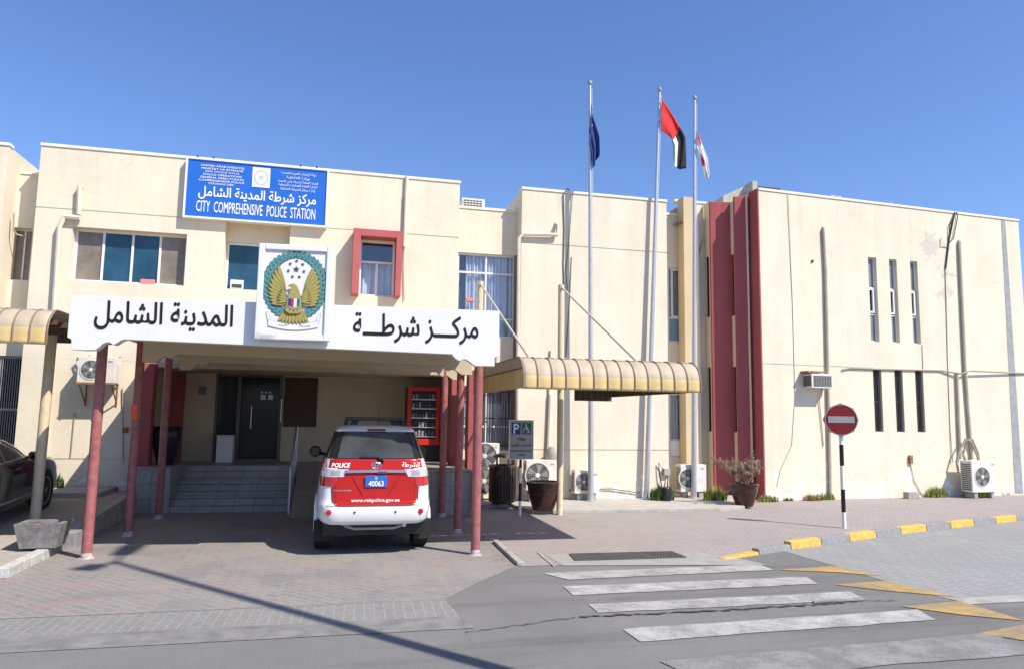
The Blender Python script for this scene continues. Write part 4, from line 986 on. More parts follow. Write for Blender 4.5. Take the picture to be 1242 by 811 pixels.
# left canopy
CL1 = -4.22
cl, _, _ = canopy('carport_canopy', 'ribbed yellow canopy at the left edge, over the black car', -9.4, CL1, 12.0, 16.2, 3.68, 3.14)
b = MB(); 
for i in range(9): y = 12.4+i*.42; b.box(-9.3, CL1-.03, y, y+.07, 3.48, 3.56)
b.build('purlins', mat('dark_brown_timber', (.10, .06, .035), .7, var=.2), cl)
lx, ly = G(42, 633, LZ(14.2))
b = MB(); b.tube([(lx, ly, LZ(ly)-.05), (lx+.02, ly, 3.5)], .085, 14); b.tube([(lx, ly, LZ(ly)-.05), (lx, ly, LZ(ly)+.02)], .1, 14); po = b.build('post', M_ypost, cl, smooth=True)
b = MB(); b.tube([(lx-1.6, ly+.1, 1.6), (lx-1.9, ly+.3, 3.5)], .03, 8); b.build('brace', M_white, cl)

# ================================================================ FLAGS
def pole(px0, py0, px1, py1, label, Y=None):
    x, y = G(px0, py0, .085)
    if Y: x, y = YP(Y).u(px0, py0), Y
    pl = YP(y); u, z = pl.at(px1, py1)
    t = thing('flagpole', (x, y, .085), label, 'flagpole', 'flagpoles in front of the building')
    b = MB(); b.tube([(x, y, .085), (x+(u-x)*.35, y, .085+z*.35), (u, y, z)], .075, 12, r1=.038); b.build('shaft', M_steel, t, smooth=True)
    b = MB(); b.lathe([(.0, .14), (.05, .12), (.07, .06), (.05, .01), (.03, 0)], (u, y, z), 12); b.build('finial', M_acg, t, smooth=True)
    b = MB(); b.lathe([(.16, .0), (.16, .02), (.085, .025), (.08, .18)], (x, y, .085), 14); b.build('base_plate', M_steel, t, smooth=True)
    b = MB(); b.tube([(x+.09, y-.05, 1.3), (u+.045, y-.03, z-.1)], .006, 5); b.build('halyard', M_white, t)
    return t, pl
T1, L1 = pole(716.5, 613, 715.5, 104, 'leftmost of the three tall steel flagpoles, flying the dark blue flag', 17.5)
T2, L2 = pole(784, 612, 800, 112, 'middle of the three tall steel flagpoles, flying the red, white, black and green flag', 17.84)
T3, L3 = pole(841.5, 609, 842.5, 122, 'rightmost of the three tall steel flagpoles, flying the small red and white flag', 17.8)
def flag(name, label, pl, ctrl, cols, mfn, nu=26, nv=26, amp=.05, fr=2.6, seed=0):
    """ctrl: rows of pixel points (hoist to fly) from the lower to the upper edge; folds are added in depth"""
    r = random.Random(seed); rows = [[pl.at(*q) for q in row] for row in ctrl]
    def bez(row, t):
        f = t*(len(row)-1); i = min(len(row)-2, int(f)); a, c = row[i], row[i+1]; k = f-i; k = k*k*(3-2*k)*.4+k*.6
        return (a[0]+(c[0]-a[0])*k, a[1]+(c[1]-a[1])*k)
    Y = pl.A.y-.09; b = MB()
    def fn(u, v):
        f = v*(len(rows)-1); i = min(len(rows)-2, int(f)); a, c = bez(rows[i], u), bez(rows[i+1], u); k = f-i
        x, z = a[0]+(c[0]-a[0])*k, a[1]+(c[1]-a[1])*k
        return (x+.015*math.sin(v*17+u*5), Y+amp*(.3+u)*math.sin(v*fr*6.28+u*3.2+seed)+.06*u, z+.012*math.sin(u*13))
    b.grid(fn, nu, nv, mfn); o = b.build(name, cols, None, smooth=True, solid=.004, recalc=False)
    return tag(o, label, 'flag', 'flags on the three poles')
flag('flag', 'dark navy flag hanging limp along its pole', L1, [[(716.2, 171), (713.6, 176), (716.5, 188), (718.5, 205)], [(716, 150), (713.8, 160), (719, 182), (719.5, 203)], [(716.2, 125), (717.5, 140), (725, 168), (726, 189)]], [M_navy, M_signgrey],
     lambda u, v: 1 if (u-.45)**2*6+(v-.45)**2*9 < .05 else 0, amp=.05, fr=2.2, seed=1)
def uae(u, v): return 0 if u < .5 else (1 if v < .16 else 2 if v < .48 else 3)
flag('flag', 'flag with red, white, black and green bands blowing out from its pole', L2, [[(800.5, 160), (812, 168), (815, 178), (816, 195)], [(800, 146), (813, 160), (820, 178), (819, 203)], [(800.5, 134), (817, 152), (827, 170), (824, 207)], [(801, 121), (815, 142), (829, 168), (832, 205)]],
     [M_flr, M_flg, M_flw, M_flk], uae, amp=.035, fr=1.2, seed=2)
flag('flag', 'small white and red flag drooping from its pole', L3, [[(844.5, 188), (848, 194), (851, 203), (857, 219)], [(844.5, 174), (849, 185), (853, 198), (857.5, 218)], [(844.8, 158), (850, 174), (856, 194), (858, 214)]], [M_flw, M_flr],
     lambda u, v: 1 if (u < .25 and v > .6) or (.35 < u < .68 and v < .45) else 0, amp=.07, fr=1.8, seed=3)

# ================================================================ STREET FURNITURE
# no-entry sign
nx, ny = G(1024, 640, .006)
t = thing('no_entry_sign', (nx, ny, 0), 'round red no entry sign with a white bar on a black and white post', 'traffic sign')
b = MB(); zt = 2.5; zs = [0, .33, .79, 1.27, 1.70, zt]
for i in range(5): b.tube([(nx, ny, zs[i]), (nx, ny, zs[i+1])], .042, 12, mi=0 if i % 2 == 0 else 1)
b.build('post', [M_white, M_black], t, smooth=True)
an = R(-26); zc_ = 2.21; Mn = Matrix.Translation((nx, ny, zc_)) @ Matrix.Rotation(an, 4, 'Z')
b = MB(Mn); b.lathe([(.305, -.075), (.305, -.065), (.0, -.065)], n=40, axis='y'); b.lathe([(.305, -.075), (0.0, -.0755)], n=40, axis='y'); b.build('disc', M_signred, t)
b = MB(Mn); b.lathe([(.32, -.080), (.32, -.052), (.306, -.052), (.306, -.080), (.32, -.080)], n=40, axis='y'); b.build('rim', M_signgrey, t, smooth=True)
b = MB(Mn); b.box(-.255, .255, -.081, -.076, -.062, .072); b.build('bar', M_signgrey, t)
b = MB(Mn); b.lathe([(.345, -.045), (.345, .0), (0, .0)], n=8, axis='y'); b.lathe([(.345, -.045), (0, -.046)], n=8, axis='y'); b.build('backing_plate', M_acg, t)
# parking sign
kx, ky = G(630.5, 625, .006)
PK = YP(ky-.05); MK = PK.M; ku0, ku1 = PK.u(618, 530), PK.u(646.5, 530); kz0, kz1 = PK.z(632, 556), PK.z(632, 509.5)
t = thing('parking_sign', (kx, ky, 0), 'grey disabled parking sign with blue P and green wheelchair panels', 'parking sign')
b = MB(); zs = [0, .33, .72, 1.05, 1.5, kz1-.1]
for i in range(5): b.tube([(kx, ky, zs[i]), (kx, ky, zs[i+1])], .032, 10, mi=(0, 1, 0, 1, 0)[i])
b.build('post', [M_white, M_black], t, smooth=True)
b = MB(MK); b.box(ku0, ku1, 0, .012, kz0, kz1); b.build('board', M_signboard, t, bevel=.003)
b = MB(MK)
for bx in ((ku0-.012, ku0, kz0-.012, kz1+.012), (ku1, ku1+.012, kz0-.012, kz1+.012), (ku0, ku1, kz0-.012, kz0), (ku0, ku1, kz1, kz1+.012)): b.box(bx[0], bx[1], -.006, .02, bx[2], bx[3])
b.build('frame', M_silver, t)
KW, KH = ku1-ku0, kz1-kz0; dk = off(MK, -.004)
kb_ = lambda a0, a1, t0, t1: (ku0+KW*a0, ku0+KW*a1, kz1-KH*t1, kz1-KH*t0)
b = MB(dk); q = kb_(.09, .46, .06, .36); b.box(q[0], q[1], 0, .003, q[2], q[3]); b.build('blue_panel', M_pblue, t)
b = MB(dk); q = kb_(.53, .91, .06, .36); b.box(q[0], q[1], 0, .003, q[2], q[3]); b.build('green_panel', M_pgreen, t)
d2_ = off(MK, -.006)
lettering('P', d2_, *kb_(.17, .38, .09, .33), M_flw, t, bold=.03, thick=.001)
b = MB(d2_); q = kb_(.57, .87, .08, .34); X = lambda a: q[0]+(q[1]-q[0])*a; Z = lambda a: q[2]+(q[3]-q[2])*a
def stroke(pts, w):
    for (a, c) in zip(pts[:-1], pts[1:]):
        A_, C_ = Vector((X(a[0]), Z(a[1]))), Vector((X(c[0]), Z(c[1]))); d = (C_-A_).normalized(); n = Vector((-d.y, d.x))*w; A_ -= d*w*.6; C_ += d*w*.6
        b.face([(v.x, 0, v.y) for v in (A_-n, C_-n, C_+n, A_+n)])
stroke([(.42, .78), (.44, .42), (.72, .42), (.82, .12), (.93, .14)], .012); stroke([(.43, .60), (.66, .60)], .010)
stroke([(.34+.30*math.cos(R(a)), .30+.28*math.sin(R(a))) for a in range(125, 345, 20)], .010)
b.face([(X(.42+.09*math.cos(i*.7)), 0, Z(.91+.085*math.sin(i*.7))) for i in range(9)]); b.build('wheelchair_symbol', M_flw, t, recalc=False)
lettering(arabic('موقف'), d2_, *kb_(.32, .68, .42, .54), M_black, t, bold=.015, thick=.001); lettering(arabic('أصحاب الهمم'), d2_, *kb_(.10, .90, .57, .71), M_black, t, bold=.015, thick=.001)
lettering('PEOPLE OF DETERMINATION', d2_, *kb_(.08, .92, .765, .815), M_black, t, thick=.001); lettering('PARKING', d2_, *kb_(.36, .66, .87, .92), M_black, t, thick=.001)
# litter bin
bx_, by_ = G(609, 611, .085)
t = thing('litter_bin', (bx_, by_, .085), 'dark brown slatted litter bin with a raised lid, beside the parking sign', 'litter bin')
b = MB(); b.lathe([(.26, .13), (.30, .15), (.30, 1.0), (.27, 1.02)], (bx_, by_, 0), 28); b.build('drum', M_bin, t, smooth=True)
b = MB()
for i in range(28):
    a = 2*math.pi*i/28; x, y = bx_+.315*math.cos(a), by_+.315*math.sin(a); q = Vector((-math.sin(a), math.cos(a)))*.024; e = Vector((math.cos(a), math.sin(a)))*.012
    b.slab([(x-q.x-e.x, y-q.y-e.y), (x+q.x-e.x, y+q.y-e.y), (x+q.x+e.x, y+q.y+e.y), (x-q.x+e.x, y-q.y+e.y)], .17, 1.0)
b.build('slats', M_bin, t)
for z in (.19, .97): b = MB(); b.lathe([(.325, z-.02), (.34, z), (.325, z+.02), (.31, z+.02)], (bx_, by_, 0), 28); b.build('hoop', M_bin, t, smooth=True)
b = MB(); b.lathe([(.0, 1.30), (.10, 1.29), (.22, 1.24), (.24, 1.2), (.0, 1.2)], (bx_, by_, 0), 24)
for i in range(4): a = i*1.57+.5; b.tube([(bx_+.2*math.cos(a), by_+.2*math.sin(a), 1.0), (bx_+.2*math.cos(a), by_+.2*math.sin(a), 1.22)], .014, 6)
b.build('lid', M_bin, t, smooth=True)
for i in range(4): a = i*1.57+.78; b = MB(); x, y = bx_+.22*math.cos(a), by_+.22*math.sin(a); b.lathe([(.03, .086), (.04, .1), (.03, .15)], (x, y, 0), 8); b.build('foot', M_bin, t)
# pots
def pot_profile(R0, H): return [(.0, 0), (R0*.60, 0), (R0*.68, H*.08), (R0*.86, H*.40), (R0*.97, H*.72), (R0*.99, H*.84), (R0*1.06, H*.88), (R0*1.08, H*.97), (R0*1.02, H), (R0*.92, H), (R0*.90, H*.90), (0, H*.90)]
def pot(px, py, z0, R0, H, label, m=M_pot, shrub=False, nm='plant_pot'):
    x, y = G(px, py, z0); t = thing(nm, (x, y, z0), label, 'plant pot')
    b = MB(); b.lathe(pot_profile(R0, H)[:-1]+[(R0*.90, H*.90)], (x, y, z0), 32); b.build('pot', m, t, smooth=True)
    b = MB(); b.lathe([(R0*.89, H*.88), (R0*.4, H*.9), (0, H*.91)], (x, y, z0), 24); b.build('soil', M_soil, t, smooth=True)
    b = MB(); b.lathe([(R0*.925, H*.56), (R0*.955, H*.585), (R0*.96, H*.60), (R0*.95, H*.62)], (x, y, z0), 32); b.build('band', m, t, smooth=True)
    return t, x, y
pot(659, 618, .085, .37, .64, 'empty wide brown glazed pot beside the yellow canopy post')
t, x, y = pot(903, 613, .05, .33, .56, 'brown glazed pot holding a dried out shrub in front of the red fins')
r = random.Random(11); tw, lf = MB(), MB()
def branch(p, d, ln, rad, dep):
    pts = [p]; q = p
    for i in range(4):
        d = (d+Vector((r.uniform(-.25, .25), r.uniform(-.25, .25), r.uniform(-.08, .16)))).normalized(); q = q+d*ln/4; pts.append(q)
        if dep and i >= 1:
            for _ in range(2): branch(q, (d+Vector((r.uniform(-1, 1), r.uniform(-1, 1), r.uniform(-.2, .6)))).normalized(), ln*.5, rad*.55, dep-1)
        if dep == 0:
            for _ in range(2):
                c = q+Vector((r.uniform(-.04, .04), r.uniform(-.04, .04), r.uniform(-.04, .04))); a = Vector((r.uniform(-1, 1), r.uniform(-1, 1), r.uniform(-1, 1))).normalized(); e = a.orthogonal().normalized()
                lf.face([c-a*.03, c+e*.011, c+a*.03, c-e*.011])
    tw.tube(pts, rad, 5, r1=rad*.5)
for i in range(9): a = i*.7; branch(Vector((x+.08*math.cos(a), y+.08*math.sin(a), .53)), Vector((math.cos(a)*.75, math.sin(a)*.75, 1)).normalized(), r.uniform(.36, .58), .012, 2)
tw.build('twigs', M_twig, t); lf.build('dry_leaves', M_dryleaf, t, recalc=False)
x, y = -3.72, 18.0
t = thing('plant_pot', (x, y, .97), 'tall black vase on the granite block left of the steps', 'plant pot')
b = MB(); b.lathe([(0, 0), (.17, 0), (.19, .05), (.26, .35), (.31, .62), (.32, .76), (.29, .80), (.31, .86), (.27, .86), (.25, .80), (0, .79)], (x, y, .973), 28); b.build('vase', M_potb, t, smooth=True)
b = MB(); b.lathe([(.315, .755), (.33, .775), (.315, .79)], (x, y, .973), 28); b.build('band', M_potb, t, smooth=True)
# concrete planter box on the left kerb
x, y = G(42, 668, .12); y += .28; zk = LZ(y)+.035
t = thing('planter_box', (x, y, zk), 'tapered grey concrete planter box with dry soil, beside the yellow post at left', 'planter')
def ringbox(hx, hy, z): return [(x-hx, y-hy, z), (x+hx, y-hy, z), (x+hx, y+hy, z), (x-hx, y+hy, z)]
b = MB(); L_ = [ringbox(.24, .19, zk), ringbox(.305, .25, zk+.31), ringbox(.315, .26, zk+.36), ringbox(.25, .195, zk+.36), ringbox(.245, .19, zk+.31)]
for i in range(4):
    for k_ in range(4): b.face([L_[i][k_], L_[i][(k_+1) % 4], L_[i+1][(k_+1) % 4], L_[i+1][k_]])
b.face(L_[0]); b.build('box', mat('planter_concrete', (.20, .19, .18), .9, var=.4, vs=9, bump=.5), t, bevel=.012)
b = MB(); b.grid(lambda u, v: (x-.247+.494*u, y-.192+.384*v, zk+.315+.02*math.sin(u*9)*math.cos(v*7)), 8, 6); b.build('soil', M_soil, t, smooth=True)
# red vending cabinet
PV = YP(18.9); MV = PV.M; vu0, vu1 = PV.u(494, 500), PV.u(533, 500); vz0, vz1 = PV.z(515, 539), PV.z(515, 469)
t = thing('vending_machine', ((vu0+vu1)/2, 19.2, PZ), 'red framed vending machine with a glass front, under the porch', 'vending machine')
b = MB(MV); b.box(vu0, vu1+.13, .02, .75, PZ, vz1); b.build('cabinet', M_black, t, bevel=.01)
b = MB(MV); f = .10
for bx in ((vu0, vu0+f, vz0, vz1), (vu1-f, vu1, vz0, vz1), (vu0+f, vu1-f, vz0, vz0+f+.05), (vu0+f, vu1-f, vz1-f, vz1)): b.box(bx[0], bx[1], -.05, .019, bx[2], bx[3])
b.build('frame', M_red, t, bevel=.008)
for i in range(5): z = vz0+.2+i*.24; b = MB(MV); b.box(vu0+f, vu1-f, -.02, .018, z, z+.025); b.build('shelf', M_silver, t)
r = random.Random(5); cs = [mat('pack_grey', (.10, .10, .11), .5, var=.2, bump=0), mat('pack_blue', (.03, .05, .10), .5, var=.2, bump=0), mat('pack_pale', (.28, .27, .25), .5, var=.2, bump=0)]
for i in range(5):
    for k_ in range(7):
        u = vu0+f+.02+k_*(vu1-vu0-2*f-.04)/7; z = vz0+.226+i*.24; b = MB(MV); b.box(u+.008, u+.062, .0, .015, z, z+r.uniform(.09, .16)); b.build('product', cs[r.randrange(3)], t)
b = MB(MV)
for i, h in enumerate((.1, .1, .1, .16)): z = vz1-.28-i*.2; b.box(vu1+.03, vu1+.10, .008, .0195, z-h, z)
b.build('side_lettering', M_white, t)
# white bin box at the door
u0, u1 = P20.u(266, 545), P20.u(285.5, 545); o = thing('white_cabinet', ((u0+u1)/2, 19.9, PZ), 'small plain white cabinet standing beside the dark entrance door', 'cabinet')
b = MB(); b.box(u0, u1, 19.75, 20.15, PZ+.002, PZ+.66); b.build('body', M_white, o, bevel=.01); b = MB(); b.box(u0-.01, u1+.01, 19.74, 20.16, PZ+.662, PZ+.69); b.build('lid', M_white, o, bevel=.006)
# cinder block by the right wall
pr_ = r_(1097, 601, -.2); c0 = MR @ Vector((pr_[0], -.25, .0))
cb = MB(MR); w_ = .2
for bx in ((-w_, w_, -.07, -.03), (-w_, w_, .03, .07), (-w_, -w_+.05, -.03, .03), (-.025, .025, -.03, .03), (w_-.05, w_, -.03, .03)): cb.box(pr_[0]+bx[0], pr_[0]+bx[1], -.25+bx[2]*1.4, -.25+bx[3]*1.4, .007, .19)
tag(cb.build('cinder_block', M_conc, None, bevel=.008), 'grey hollow concrete block lying at the foot of the right wall', 'concrete block')

# ================================================================ AIR CONDITIONERS
def condenser(M, u0, u1, d0, d1, z0, z1, label, fans=1, feet=True, side='l', fcx=None, fr=None, name='ac_condenser'):
    """outdoor unit with its front at depth d0 (negative = out of the wall)"""
    c = M @ Vector(((u0+u1)/2, (d0+d1)/2, z0)); t = thing(name, tuple(c), label, 'air conditioner', 'air conditioner condensers')
    b = MB(M); b.box(u0, u1, d0, d1, z0, z1); b.build('case', M_acw, t, bevel=.012)
    H = (z1-z0)/fans; r = fr or min(H, u1-u0)*.38; cu = fcx if fcx is not None else (u0+u1)/2
    for i in range(fans):
        cz = z0+H*(i+.5)
        b = MB(M); b.lathe([(r, d0-.012), (r+.025, d0-.012), (r+.03, d0-.002), (r-.002, d0-.002)], (cu, 0, cz), 28, axis='y')
        f_ = b.build('fan_ring', M_acw, t, smooth=True)
        b = MB(M); b.lathe([(r, d0-.003), (0, d0-.0032)], (cu, 0, cz), 28, axis='y'); b.build('fan_hollow', M_acd, t)
        b = MB(M)
        for k_ in range(5):
            a = k_*1.2566; P = []
            for (rr_, da) in ((.2, -.25), (.9, -.15), (.9, .45), (.2, .25)): P.append((cu+r*rr_*math.cos(a+da), d0-.006, cz+r*rr_*math.sin(a+da)))
            b.face(P)
        b.build('fan_blades', M_acg, t, recalc=False)
        b = MB(M)
        for q in (.35, .55, .75, .93): b.lathe([(r*q-.004, d0-.010), (r*q+.004, d0-.010), (r*q+.004, d0-.014), (r*q-.004, d0-.014), (r*q-.004, d0-.010)], (cu, 0, cz), 26, axis='y')
        for k_ in range(12): a = k_*math.pi/6; b.tube([(cu+r*.2*math.cos(a), d0-.012, cz+r*.2*math.sin(a)), (cu+r*math.cos(a), d0-.012, cz+r*math.sin(a))], .004, 4)
        b.build('fan_guard', M_acg, t)
        b = MB(M); b.lathe([(r*.2, d0-.018), (0, d0-.02)], (cu, 0, cz), 16, axis='y'); b.lathe([(r*.2, d0-.008), (r*.2, d0-.018)], (cu, 0, cz), 16, axis='y'); b.build('hub_cap', M_acw, t)
    b = MB(M); x = u0 if side == 'l' else u1; s = -1 if side == 'l' else 1
    for i in range(14): z = z0+.06+(z1-z0-.12)*i/14; b.box(x, x+s*.006, d0+.04, d1-.04, z, z+(z1-z0)*.035)
    b.build('coil_fins', M_acd, t)
    b = MB(M); b.box(u1-.16, u1-.07, d0-.004, d0, z1-.12, z1-.085); b.build('badge', M_acg, t)
    if feet:
        for u in (u0+.10, u1-.20): b = MB(M); b.box(u, u+.12, d0+.03, d1-.02, feet if isinstance(feet, float) else .08, z0-.002); b.build('foot', M_conc, t, bevel=.006)
    return t
def ac(px0, px1, pt, pb, Y, label, depth=.32, **kw):
    pl = YP(Y); m_ = (px0+px1)/2; return condenser(pl.M, pl.u(px0, pb), pl.u(px1, pb), 0, depth, pl.z(m_, pb), pl.z(m_, pt), label, **kw)
P_ = YP(17.75)
ac(569, 605, 537, 598, 17.85, 'tall white condenser with two stacked fans, behind the porch posts', fans=2, fr=.30)
ac(638, 675, 557.5, 594, 17.45, 'white condenser with a large dark fan, behind the wide empty brown pot', fcx=YP(17.45).u(652, 576), fr=.30)
ac(697, 727, 570, 598, 17.64, 'weathered condenser on the walkway, behind the leftmost flagpole', fcx=YP(17.64).u(708, 584), fr=.22, depth=.28)
ac(826, 857, 563, 596, 17.9, 'white condenser behind the rightmost flagpole, beside the red fins', fcx=YP(17.9).u(834, 580), fr=.24)
u0, u1 = PR.u(1157, 575), PR.u(1184, 575); z0, z1 = PR.z(1170, 594), PR.z(1170, 557)
condenser(MR, u0-.02, u1+.05, -.62, -.24, z0, z1, 'white condenser with bare pipes at the foot of the right wall', fcx=u0+.36, fr=.27, feet=.01)
# its looped pipes
b = MB(MR); uu = u0
b.tube([(uu-.05, -.20, z1-.35), (uu-.1, -.2, z1-.05), (uu+.05, -.2, z1+.3), (uu+.3, -.2, z1+.62), (uu+.5, -.2, z1+.55), (uu+.72, -.2, z1+.1), (uu+.75, -.2, z1-.3)], .03, 8)
b.tube([(uu+.3, -.1, z1+.2), (uu+.42, -.12, z1+.6), (uu+.62, -.14, z1+.62), (uu+.8, -.16, z1+.2), (uu+.82, -.18, z1-.2)], .025, 8); b.build('cable', M_cableg, bld, smooth=True)
# wall mounted one at the left with its bracket
u0, u1, z0, z1 = P18.u(103, 450), P18.u(148, 450), P18.z(125, 465), P18.z(125, 434)
t = condenser(M18, u0, u1, -.50, -.12, z0, z1, 'wall mounted condenser on a rusty bracket left of the porch', fr=.20, fcx=u0+.27, feet=False)
b = MB(M18)
for u in (u0+.06, u1-.06): b.tube([(u, -.52, z0-.02), (u, .0, z0-.02)], .02, 6); b.tube([(u, -.5, z0-.03), (u, -.0, z0-.45)], .016, 6); b.tube([(u, -.015, z0-.5), (u, -.015, z1+.05)], .016, 6)
b.box(u0-.02, u1+.02, -.5, -.47, z0-.035, z0-.003); b.build('bracket', M_rust, t)
b = MB(M18); b.tube([(u0-.02, -.2, z1-.05), (u0-.12, -.15, z1), (u0-.16, -.06, z1-.08), (u0-.1, -.05, z1-.2), (u0-.05, -.03, z1-.1)], .02, 6); b.build('pipe', M_white, t, smooth=True)
# window unit on the right block
u0, z1 = PR.at(970, 451); u1, z0 = PR.at(999.5, 471)
t = thing('window_air_conditioner', tuple(MR @ Vector(((u0+u1)/2, -.2, z0))), 'box shaped window air conditioner high on the right wall', 'air conditioner')
b = MB(MR); b.box(u0+.1, u1, -.36, -.003, z0, z1-.05); b.build('case', M_acw, t, bevel=.01)
b = MB(MR); b.box(u0+.16, u1-.05, -.362, -.359, z0+.04, z1-.1); gg = b.build('grille_back', M_acd, t)
b = MB(MR)
for i in range(9): z = z0+.05+(z1-z0-.17)*i/8; b.box(u0+.16, u1-.05, -.372, -.362, z, z+.012)
for i in range(8): u = u0+.16+(u1-u0-.22)*i/7; b.box(u, u+.01, -.371, -.362, z0+.04, z1-.1)
b.build('grille', M_acg, t)
b = MB(MR)
for i in range(7): y = -.33+i*.045; b.box(u0+.093, u0+.1, y, y+.03, z0+.05, z1-.1)
b.build('side_louvres', M_acd, t)
b = MB(MR); b.box(u0+.02, u1-.2, -.30, -.003, z1-.02, z1+.03); b.build('lintel', M_rust, t)
b = MB(MR); b.tube([(u1-.1, -.05, z0), (u1-.12, -.04, z0-.2), (u1-.2, -.03, z0-.3), (u1-.1, -.02, z0-1.6)], .012, 5); b.build('drain_hose', M_cableg, t)
# rooftop unit
PT = YP(19.2); u0, u1, z0, z1 = PT.u(560, 250), PT.u(588, 250), PT.z(574, 259), PT.z(574, 241)
t = thing('rooftop_air_conditioner', ((u0+u1)/2, 19.5, z0-.6), 'slatted air conditioner on the low roof over the curtained windows', 'air conditioner')
b = MB(PT.M); b.box(u0, u1, 0, .8, z0-.6, z1); b.build('case', M_acw, t, bevel=.012)
b = MB(PT.M); b.box(u0+.04, u1-.08, -.004, 0, z0-.3, z1-.05); b.build('grille_back', M_acd, t)
b = MB(PT.M)
for i in range(10): z = z0-.3+(z1-z0+.25)*i/10; b.box(u0+.04, u1-.08, -.016, -.004, z, z+.02)
for i in range(7): u = u0+.04+(u1-u0-.13)*i/6; b.box(u, u+.014, -.02, -.006, z0-.3, z1-.05)
b.build('grille', M_acw, t)
# meter with looped cable on the middle wall
u, z = P18.at(807, 572)
t = thing('meter_box', (u, 18, z), 'small pale meter box with a looped black cable beside the green weeds', 'meter box')
b = MB(M18); b.box(u-.08, u+.10, -.1, -.003, z-.08, z+.10); b.build('box', M_concl, t, bevel=.01)
b = MB(M18); b.tube([(u-.05, -.06, z+.02), (u-.22, -.06, z+.25), (u-.2, -.06, z-.1), (u-.12, -.06, z-.42), (u+.02, -.06, z-.45), (u+.05, -.06, z-.1)], .014, 6); b.build('cable', M_cable, t)
o = MB(M18); u, z = P18.at(665, 551); o.lathe([(.16, -.0), (.2, .1), (.19, .3), (.1, .42), (0, .44)], (u+.05, -.28, z-.20), 14); o.build('covered_pipe', M_concl, bld, smooth=True)

# ================================================================ WEEDS
def weed(px, py, z0, wd, hg, label, m=M_grass, n=150, seed=0, leafy=False):
    x, y = G(px, py, z0); r = random.Random(seed*13+5); b = MB()
    for _ in range(int(n*1.8)):
        q = r.uniform(0, 6.28); rr_ = wd*math.sqrt(r.random()); bx, by = x+rr_*math.cos(q), y+.35*rr_*math.sin(q)
        h = 1.25*hg*r.uniform(.25, 1)*(1-.4*rr_/wd); a = r.uniform(0, 6.28); ln = r.uniform(.1, .5)*h; w2 = r.uniform(.006, .014) if not leafy else r.uniform(.015, .035)
        e = Vector((math.cos(a+1.57), math.sin(a+1.57), 0))*w2; p0 = Vector((bx, by, z0)); p1 = p0+Vector((math.cos(a)*ln*.3, math.sin(a)*ln*.3, h*.6)); p2 = p0+Vector((math.cos(a)*ln, math.sin(a)*ln, h))
        b.face([p0-e, p0+e, p1+e*.8, p1-e*.8]); b.face([p1-e*.8, p1+e*.8, p2])
    o = b.build('weed_clump', m, None, recalc=False)
    return tag(o, label, 'weeds', 'weeds along the foot of the walls')
weed(688, 602, .085, .26, .42, 'green and yellow weeds left of the weathered condenser', M_grass, 120, 1)
weed(737, 601, .085, .42, .34, 'dry yellow weeds right of the weathered condenser', M_dgrass, 170, 2)
weed(803, 606, .085, .32, .42, 'bushy dark green weeds below the looped black cable', M_leaf, 260, 3, True)
weed(867, 606, .085, .34, .40, 'fresh green grass beside the condenser at the red fins', M_grass, 200, 4)
weed(932, 608, .006, .30, .22, 'low green weeds at the corner of the right wall', M_grass, 130, 5)
weed(985, 606.5, .006, .30, .20, 'short grass strip under the window air conditioner', M_dgrass, 120, 6)
weed(1001, 605.5, .006, .30, .26, 'thin green grass at the foot of the left grey drainpipe', M_grass, 120, 7)
weed(1136, 602.5, .006, .38, .36, 'dark green weeds in the shadow left of the rightmost condenser', M_grass, 200, 8)
weed(1188, 602.5, .006, .50, .52, 'thick bright green grass right of the rightmost condenser', M_grass, 380, 9)
weed(1216, 599.5, .006, .45, .22, 'sparse grass at the foot of the grey sealed strip', M_dgrass, 120, 10)
weed(956, 607, .006, .16, .12, 'tiny grass tuft below the loose wall cable', M_grass, 50, 12)
x, y = -5.55, 16.95
o = weed(68, 591, .5, .14, .35, 'scrawny weed growing by the wall behind the black car', M_leaf, 40, 11, True)
x, y = G(800, 607, .085)
tag(MB().lathe([(0, 0), (.13, 0), (.14, .3), (.12, .33), (0, .33)], (x+.2, y+.05, .087), 12).build('black_bucket', M_black, None, smooth=True), 'small black bucket half hidden in the bushy dark weeds', 'bucket')

